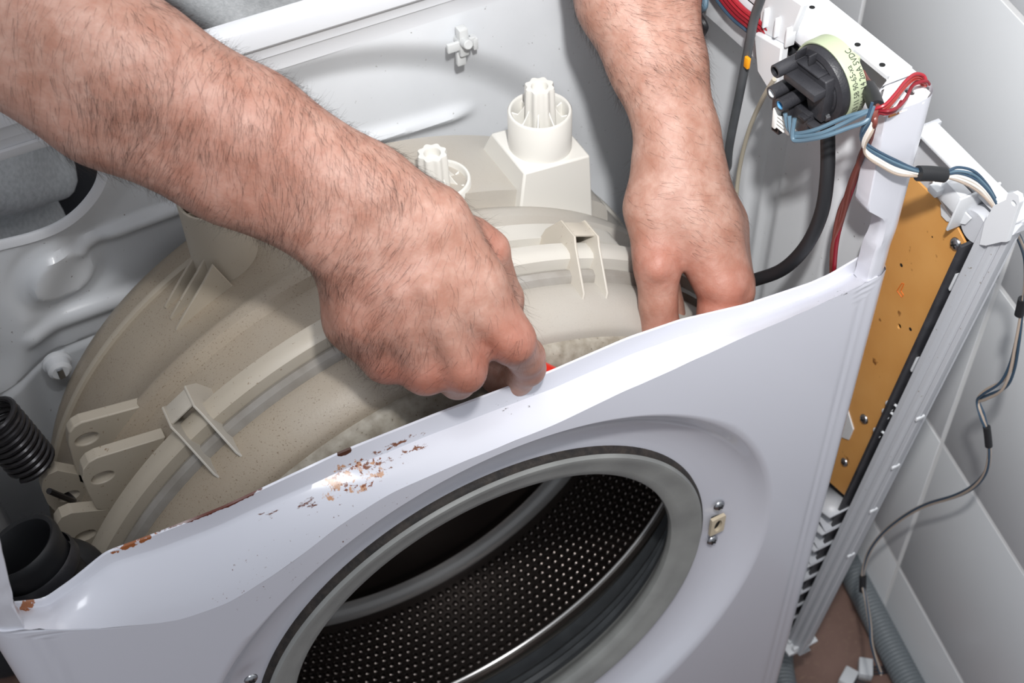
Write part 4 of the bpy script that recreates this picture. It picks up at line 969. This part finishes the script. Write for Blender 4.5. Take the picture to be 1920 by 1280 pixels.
FIN_B.append(chain([((0.1585, 0.0791, 0.721), .0152), ((0.1563, 0.0714, 0.7138), .0152), ((0.1511, 0.0599, 0.6915), .0122), ((0.1496, 0.0521, 0.6736), .0128), ((0.1511, 0.0446, 0.6532), .0122), ((0.1505, 0.0396, 0.6421), .0095)]))
FIN_B.append(chain([((0.1926, 0.0485, 0.699), .0158), ((0.1864, 0.0363, 0.6824), .0155), ((0.1842, 0.031, 0.6623), .0142), ((0.1875, 0.0464, 0.6261), .0112), ((0.1807, 0.0512, 0.6137), .0095)]))
FIN_B.append(chain([((0.2054, 0.0529, 0.6888), .0155), ((0.2053, 0.0473, 0.6653), .0135), ((0.2038, 0.0472, 0.6334), .0118), ((0.2011, 0.0542, 0.6109), .0100)]))
FIN_B.append(chain([((0.2138, 0.0596, 0.6788), .0138), ((0.2138, 0.0553, 0.6482), .0120), ((0.2113, 0.0584, 0.6186), .0100), ((0.2051, 0.0628, 0.6061), .0090)]))
FIN_B.append(chain([((0.2238, 0.0719, 0.6658), .0125), ((0.2216, 0.0699, 0.6362), .0105), ((0.2127, 0.0686, 0.6138), .0090)]))
FIN_B.append(chain([((0.1743, 0.0874, 0.6814), .0105), ((0.1745, 0.0799, 0.6617), .0095), ((0.1766, 0.0678, 0.6392), .0090)]))
def grow(prims, fins, h, k):
    allp = prims + [p for f in fins for p in f]
    lo = [min(min(a[i] - ra, b[i] - rb) for a, b, ra, rb in allp) - .006 for i in range(3)]; hi = [max(max(a[i] + ra, b[i] + rb) for a, b, ra, rb in allp) + .006 for i in range(3)]
    F = seg_field(prims, lo, hi, h, k)
    for f in fins:
        Ff = seg_field(f, lo, hi, h, .0018)
        kk = .0022   # blend a finger into the hand only tightly so the fingers stay apart
        d = np.clip(.5 + .5 * (F - Ff) / kk, 0, 1); F = F * (1 - d) + Ff * d - kk * d * (1 - d)
    return surface_nets(F, lo, h)
VA, FA = grow(ARM_A, FIN_A, .0020, .0042)
VB, FB = grow(ARM_B, FIN_B, .0020, .0040)
# upper arms, shoulders and torso under the shirt (coarser)
SH_A = Vector((-.36, .50, 1.12)); SH_B = Vector((.10, .60, 1.12)); EA = Vector((-0.242, 0.3065, 1.0233)); EB = Vector((0.245, 0.3383, 0.9155))
BODY = [(tuple(EA), tuple(SH_A), .045, .055), (tuple(EB), tuple(SH_B), .045, .055), (tuple(SH_A), tuple(SH_B), .065, .065),
        ((-.26, .56, 1.06), (-.30, .54, .55), .09, .08), ((-.08, .60, 1.06), (-.10, .62, .95), .09, .08), ((-.17, .57, 1.13), (-.16, .55, 1.22), .055, .052)]
lo = [-.62, .05, .45]; hi = [.35, .75, 1.30]
Fb = seg_field(BODY, lo, hi, .008, .012); VC, FC = surface_nets(Fb, lo, .008)
V = np.concatenate([VA, VB, VC]); F = np.concatenate([FA, FB + len(VA), FC + len(VA) + len(VB)])
PR = empty('person', (-.17, .58, .45), 'person in a grey T-shirt reaching bare hairy arms into the machine, gripping a red tool', 'person')
me = bpy.data.meshes.new('body'); me.from_pydata((V - np.array(PR.location)).tolist(), [], F.tolist())
bm = bmesh.new(); bm.from_mesh(me); bmesh.ops.recalc_face_normals(bm, faces=bm.faces[:])
for _ in range(2): bmesh.ops.smooth_vert(bm, verts=bm.verts[:], factor=.5, use_axis_x=True, use_axis_y=True, use_axis_z=True)
bm.to_mesh(me); bm.free()
# redness of knuckles and finger joints as a property of the skin
spots_ = [((0.0106, -0.0039, 0.788), .020, 1), ((0.0274, 0.0109, 0.7487), .016, .8), ((-0.02, -0.0054, 0.7797), .016, .9), ((-0.0397, 0.0062, 0.7758), .014, .9), ((-0.0543, 0.0237, 0.7761), .014, .9), ((0.1496, 0.0651, 0.7249), .018, .8), ((0.1952, 0.0379, 0.6995), .022, .9), ((0.177, 0.0373, 0.6889), .02, .7), ((0.146, 0.0433, 0.6812), .016, .7), ((0.1745, 0.057, 0.7176), .02, .45), ((0.0302, 0.0429, 0.8167), .014, .8),
          ((-0.0573, 0.0258, 0.8144), .04, .35), ((-0.1064, 0.0809, 0.8938), .06, .35), ((-0.116, 0.0992, 0.9252), .003, 1.2)]
co_ = np.zeros(len(me.vertices) * 3); me.vertices.foreach_get('co', co_); Vw = co_.reshape(-1, 3) + np.array(PR.location)
red = np.zeros(len(Vw))
for p, r, s_ in spots_: red += s_ * np.exp(-((Vw - np.array(p)) ** 2).sum(1) / (r * r))
at_ = me.attributes.new('redness', 'FLOAT', 'POINT'); at_.data.foreach_set('value', np.clip(red, 0, 1).astype(np.float32))
m = bpy.data.materials.new('skin'); m.use_nodes = True; nt = m.node_tree; b = nt.nodes['Principled BSDF']; Nn = nt.nodes.new; Ll = nt.links.new
b.inputs['Roughness'].default_value = .48; b.inputs['Subsurface Weight'].default_value = .12; b.inputs['Subsurface Radius'].default_value = (1, .35, .2); b.inputs['Subsurface Scale'].default_value = .004
tc = Nn('ShaderNodeTexCoord')
def nz_(scale, detail, rough=.6, mapping=None):
    n = Nn('ShaderNodeTexNoise'); n.inputs['Scale'].default_value = scale; n.inputs['Detail'].default_value = detail; n.inputs['Roughness'].default_value = rough; Ll(tc.outputs['Object'], n.inputs['Vector']); return n
def ramp(src, p0, c0, p1, c1):
    r = Nn('ShaderNodeValToRGB'); r.color_ramp.elements[0].position = p0; r.color_ramp.elements[0].color = c0; r.color_ramp.elements[1].position = p1; r.color_ramp.elements[1].color = c1; Ll(src, r.inputs['Fac']); return r
r1 = ramp(nz_(55, 5).outputs['Fac'], .34, srgb(160, 117, 100), .66, srgb(183, 146, 131))
r2 = ramp(nz_(190, 4).outputs['Fac'], .40, (0, 0, 0, 1), .72, (.5, .5, .5, 1))
mx = Nn('ShaderNodeMixRGB'); Ll(r2.outputs[0], mx.inputs[0]); Ll(r1.outputs[0], mx.inputs[1]); mx.inputs[2].default_value = srgb(156, 104, 86)
atn = Nn('ShaderNodeAttribute'); atn.attribute_name = 'redness'
ml = Nn('ShaderNodeMath'); ml.operation = 'MULTIPLY'; Ll(atn.outputs['Fac'], ml.inputs[0]); ml.inputs[1].default_value = .6
mx2 = Nn('ShaderNodeMixRGB'); Ll(ml.outputs[0], mx2.inputs[0]); Ll(mx.outputs[0], mx2.inputs[1]); mx2.inputs[2].default_value = srgb(170, 98, 80)
Ll(mx2.outputs[0], b.inputs['Base Color'])
n1 = nz_(700, 5, .7); bp = Nn('ShaderNodeBump'); bp.inputs['Strength'].default_value = .28; bp.inputs['Distance'].default_value = .0010; Ll(n1.outputs['Fac'], bp.inputs['Height'])
n2 = nz_(95, 3, .5); bp2 = Nn('ShaderNodeBump'); bp2.inputs['Strength'].default_value = .35; bp2.inputs['Distance'].default_value = .0022; Ll(n2.outputs['Fac'], bp2.inputs['Height']); Ll(bp.outputs[0], bp2.inputs['Normal'])
Ll(bp2.outputs[0], b.inputs['Normal'])
body = link('body', me, m, PR)

# body hair: short curved strands rooted on the forearms and the backs of the hands
me.calc_loop_triangles()
nf = len(FA) + len(FB)
Vb = Vw; Q = F
rng = np.random.default_rng(4)
def hair(name, f0, f1, axis_pts, count, dens, lmin, lmax, seed):
    Q_ = Q[f0:f1]; cen = Vb[Q_].mean(1); nrm = np.cross(Vb[Q_[:, 1]] - Vb[Q_[:, 0]], Vb[Q_[:, 3]] - Vb[Q_[:, 0]]); ar = np.linalg.norm(nrm, axis=1) + 1e-12; nrm = nrm / ar[:, None]
    ax = np.array(axis_pts); sg_ = ax[1:] - ax[:-1]
    # nearest axis segment gives outward sign, arm direction and position along the arm
    best = np.full(len(cen), 9.); par = np.zeros(len(cen)); dr = np.zeros((len(cen), 3)); foot = np.zeros((len(cen), 3))
    for i in range(len(sg_)):
        L = sg_[i] @ sg_[i]; t = np.clip(((cen - ax[i]) @ sg_[i]) / L, 0, 1); f_ = ax[i] + t[:, None] * sg_[i]; d = np.linalg.norm(cen - f_, axis=1); m_ = d < best
        best[m_] = d[m_]; par[m_] = i + t[m_]; dr[m_] = sg_[i] / math.sqrt(L); foot[m_] = f_[m_]
    out = cen - foot; s_ = np.sign((nrm * out).sum(1)); nrm = nrm * s_[:, None]
    w_ = ar * np.array([dens(p_, c_, n_) for p_, c_, n_ in zip(par, cen, nrm)]); w_ = w_ / w_.sum()
    pick = rng.choice(len(cen), count, p=w_)
    rnd = random.Random(seed); vs = []; fs = []
    for i in pick:
        q = Vb[Q_[i]]; a_, b_ = rnd.random(), rnd.random(); p = (q[0] * (1 - a_) + q[1] * a_) * (1 - b_) + (q[3] * (1 - a_) + q[2] * a_) * b_
        n = Vector(nrm[i]); d = Vector(dr[i]); side = n.cross(d)
        swirl = .9 * noise.noise(Vector(p) * 22) + rnd.uniform(-.35, .35) + HS
        dirn = (d * math.cos(swirl) + side * math.sin(swirl)).normalized(); L = rnd.uniform(lmin, lmax); lift = rnd.uniform(.18, .62); rad = rnd.uniform(.00003, .00007)
        cu = rnd.uniform(-1.3, 1.3); base_ = len(vs); wv = n.cross(dirn).normalized()
        for k in range(5):
            t = k / 4; c = Vector(p) + n * (L * (lift * t - lift * .62 * t * t) - .0003) + dirn * L * t + side * (cu * L * .5 * t * t)
            r_ = rad * (1 - .8 * t)
            for j in range(3):
                an = 2 * PI * j / 3; v_ = c + (wv * math.cos(an) + n * math.sin(an)) * r_ - PR.location; vs.append((v_.x, v_.y, v_.z))
        for k in range(4):
            for j in range(3): fs.append((base_ + k * 3 + j, base_ + k * 3 + (j + 1) % 3, base_ + (k + 1) * 3 + (j + 1) % 3, base_ + (k + 1) * 3 + j))
    hm = bpy.data.meshes.new(name); hm.from_pydata(vs, [], fs); o = link(name, hm, M['hair'], PR); tag(o, kind='stuff'); return o
M['hair'] = mat('dark_brown_hair', srgb(46, 30, 26), .5)
view = Vector((-.2062, -.4389, 1.3219))
axA = [(-0.2277, 0.3051, 0.9737), (-0.1309, 0.1688, 0.9016), (-0.0616, 0.1082, 0.853), (-0.0366, 0.0777, 0.8247), (-0.0129, 0.0373, 0.781), (-0.0146, 0.0241, 0.7492)]
axB = [(0.2329, 0.2796, 0.8829), (0.2115, 0.1979, 0.8276), (0.2071, 0.1618, 0.8003), (0.2013, 0.1235, 0.7666), (0.2009, 0.0993, 0.7291), (0.2009, 0.0593, 0.6828)]
ulnA = Vector((-0.0685, 0.0457, 0.8059))
def densA(t, c, n):
    if t > 4.75: return 0.0
    v = 1.0 if t < 3 else lerp(1.0, .55, min(1, (t - 3) / 1.5))
    c = Vector(c); v *= .35 + 1.6 * math.exp(-((c - ulnA).length / .04) ** 2) if t > 3 else 1
    # sparse on the inner (pale) side of the forearm
    if t < 1.0: v *= .35
    return max(0, v * (.5 + 1.0 * max(0, .5 + noise.noise(c * 30))))
def densB(t, c, n):
    if t > 4.5: return 0.0
    v = 1.0 if t < 2.4 else (.35 if t < 4 else .25)
    c = Vector(c); return max(0, v * (.4 + 1.0 * max(0, .5 + noise.noise(c * 30))))
HS = -1.0
hair('arm_hair', 0, len(FA), axA, 13000, densA, .006, .0155, 3)
HS = .8
hair('arm_hair', len(FA), nf, axB, 9000, densB, .006, .014, 8)

# grey T-shirt: sleeves and torso with folds
SHIRT = [(tuple(EA.lerp(SH_A, .35)), tuple(SH_A), .075, .08), (tuple(EB.lerp(SH_B, .35)), tuple(SH_B), .075, .08), (tuple(SH_A), tuple(SH_B), .080, .080),
         ((-.28, .50, 1.04), (-.31, .51, .50), .115, .11), ((-.08, .56, 1.06), (-.275, .50, .55), .12, .080), ((.02, .60, 1.06), (.075, .56, .72), .12, .11)]
lo = [-.66, .10, .36]; hi = [.36, .80, 1.26]
Fs = seg_field(SHIRT, lo, hi, .006, .014)
X = (lo[0] + .006 * np.arange(Fs.shape[0]))[:, None, None]; Y = (lo[1] + .006 * np.arange(Fs.shape[1]))[None, :, None]; Z = (lo[2] + .006 * np.arange(Fs.shape[2]))[None, None, :]
Fs = Fs + .010 * np.sin(38 * X + 30 * Z + 6 * np.sin(14 * Z + 9 * X)) * (0.5 + .5 * np.sin(9 * Z - 11 * X)) + .004 * np.sin(60 * Z - 22 * X + 4 * np.sin(25 * X))
VS, FS_ = surface_nets(Fs, lo, .006)
me2 = bpy.data.meshes.new('t_shirt'); me2.from_pydata((VS - np.array(PR.location)).tolist(), [], FS_.tolist())
bm = bmesh.new(); bm.from_mesh(me2); bmesh.ops.recalc_face_normals(bm, faces=bm.faces[:])
for _ in range(2): bmesh.ops.smooth_vert(bm, verts=bm.verts[:], factor=.5, use_axis_x=True, use_axis_y=True, use_axis_z=True)
bm.to_mesh(me2); bm.free(); link('t_shirt', me2, M['shirt'], PR)

# dark trousers: the person kneels behind the machine
TR = [((-.30, .52, .50), (-.22, .56, .52), .10, .10), ((-.34, .52, .48), (-.38, .50, .08), .095, .065), ((-.20, .56, .48), (-.18, .50, .08), .095, .065), ((-.38, .50, .075), (-.40, .92, .065), .065, .050), ((-.18, .50, .075), (-.16, .92, .065), .065, .050)]
lo = [-.56, .34, -.01]; hi = [-.02, 1.04, .68]
Ft = seg_field(TR, lo, hi, .009, .012); VT, FT = surface_nets(Ft, lo, .009)
M['trousers'] = mat('dark_trousers', srgb(34, 35, 40), .9, bump=.4, bscale=500)
me3 = bpy.data.meshes.new('trousers'); me3.from_pydata((VT - np.array(PR.location)).tolist(), [], FT.tolist())
bm = bmesh.new(); bm.from_mesh(me3); bmesh.ops.recalc_face_normals(bm, faces=bm.faces[:])
bmesh.ops.smooth_vert(bm, verts=bm.verts[:], factor=.5, use_axis_x=True, use_axis_y=True, use_axis_z=True)
bm.to_mesh(me3); bm.free(); link('trousers', me3, M['trousers'], PR)

# ------------------------------------------------------------------ red screwdriver in the gloveless fist
SD = empty('screwdriver', (0.0253, 0.028, 0.728), 'red screwdriver handle just showing between the clenched fist and the front panel edge', 'screwdriver')
s0 = Vector((0.0317, 0.0347, 0.7266)); s1 = Vector((0.0774, 0.0265, 0.6775)); sd = (s1 - s0).normalized()
g = G().lathe([(0, 0), (.0045, .0008), (.0060, .004), (.0060, .02), (.0058, (s1 - s0).length - .01), (.0055, (s1 - s0).length), (0, (s1 - s0).length)], s0, sd, 28); g.mk('handle', M['redtool'], SD)
g = G().cyl(s1, s1 + sd * .05, .003, .0028); g.mk('shaft', M['bright'], SD)
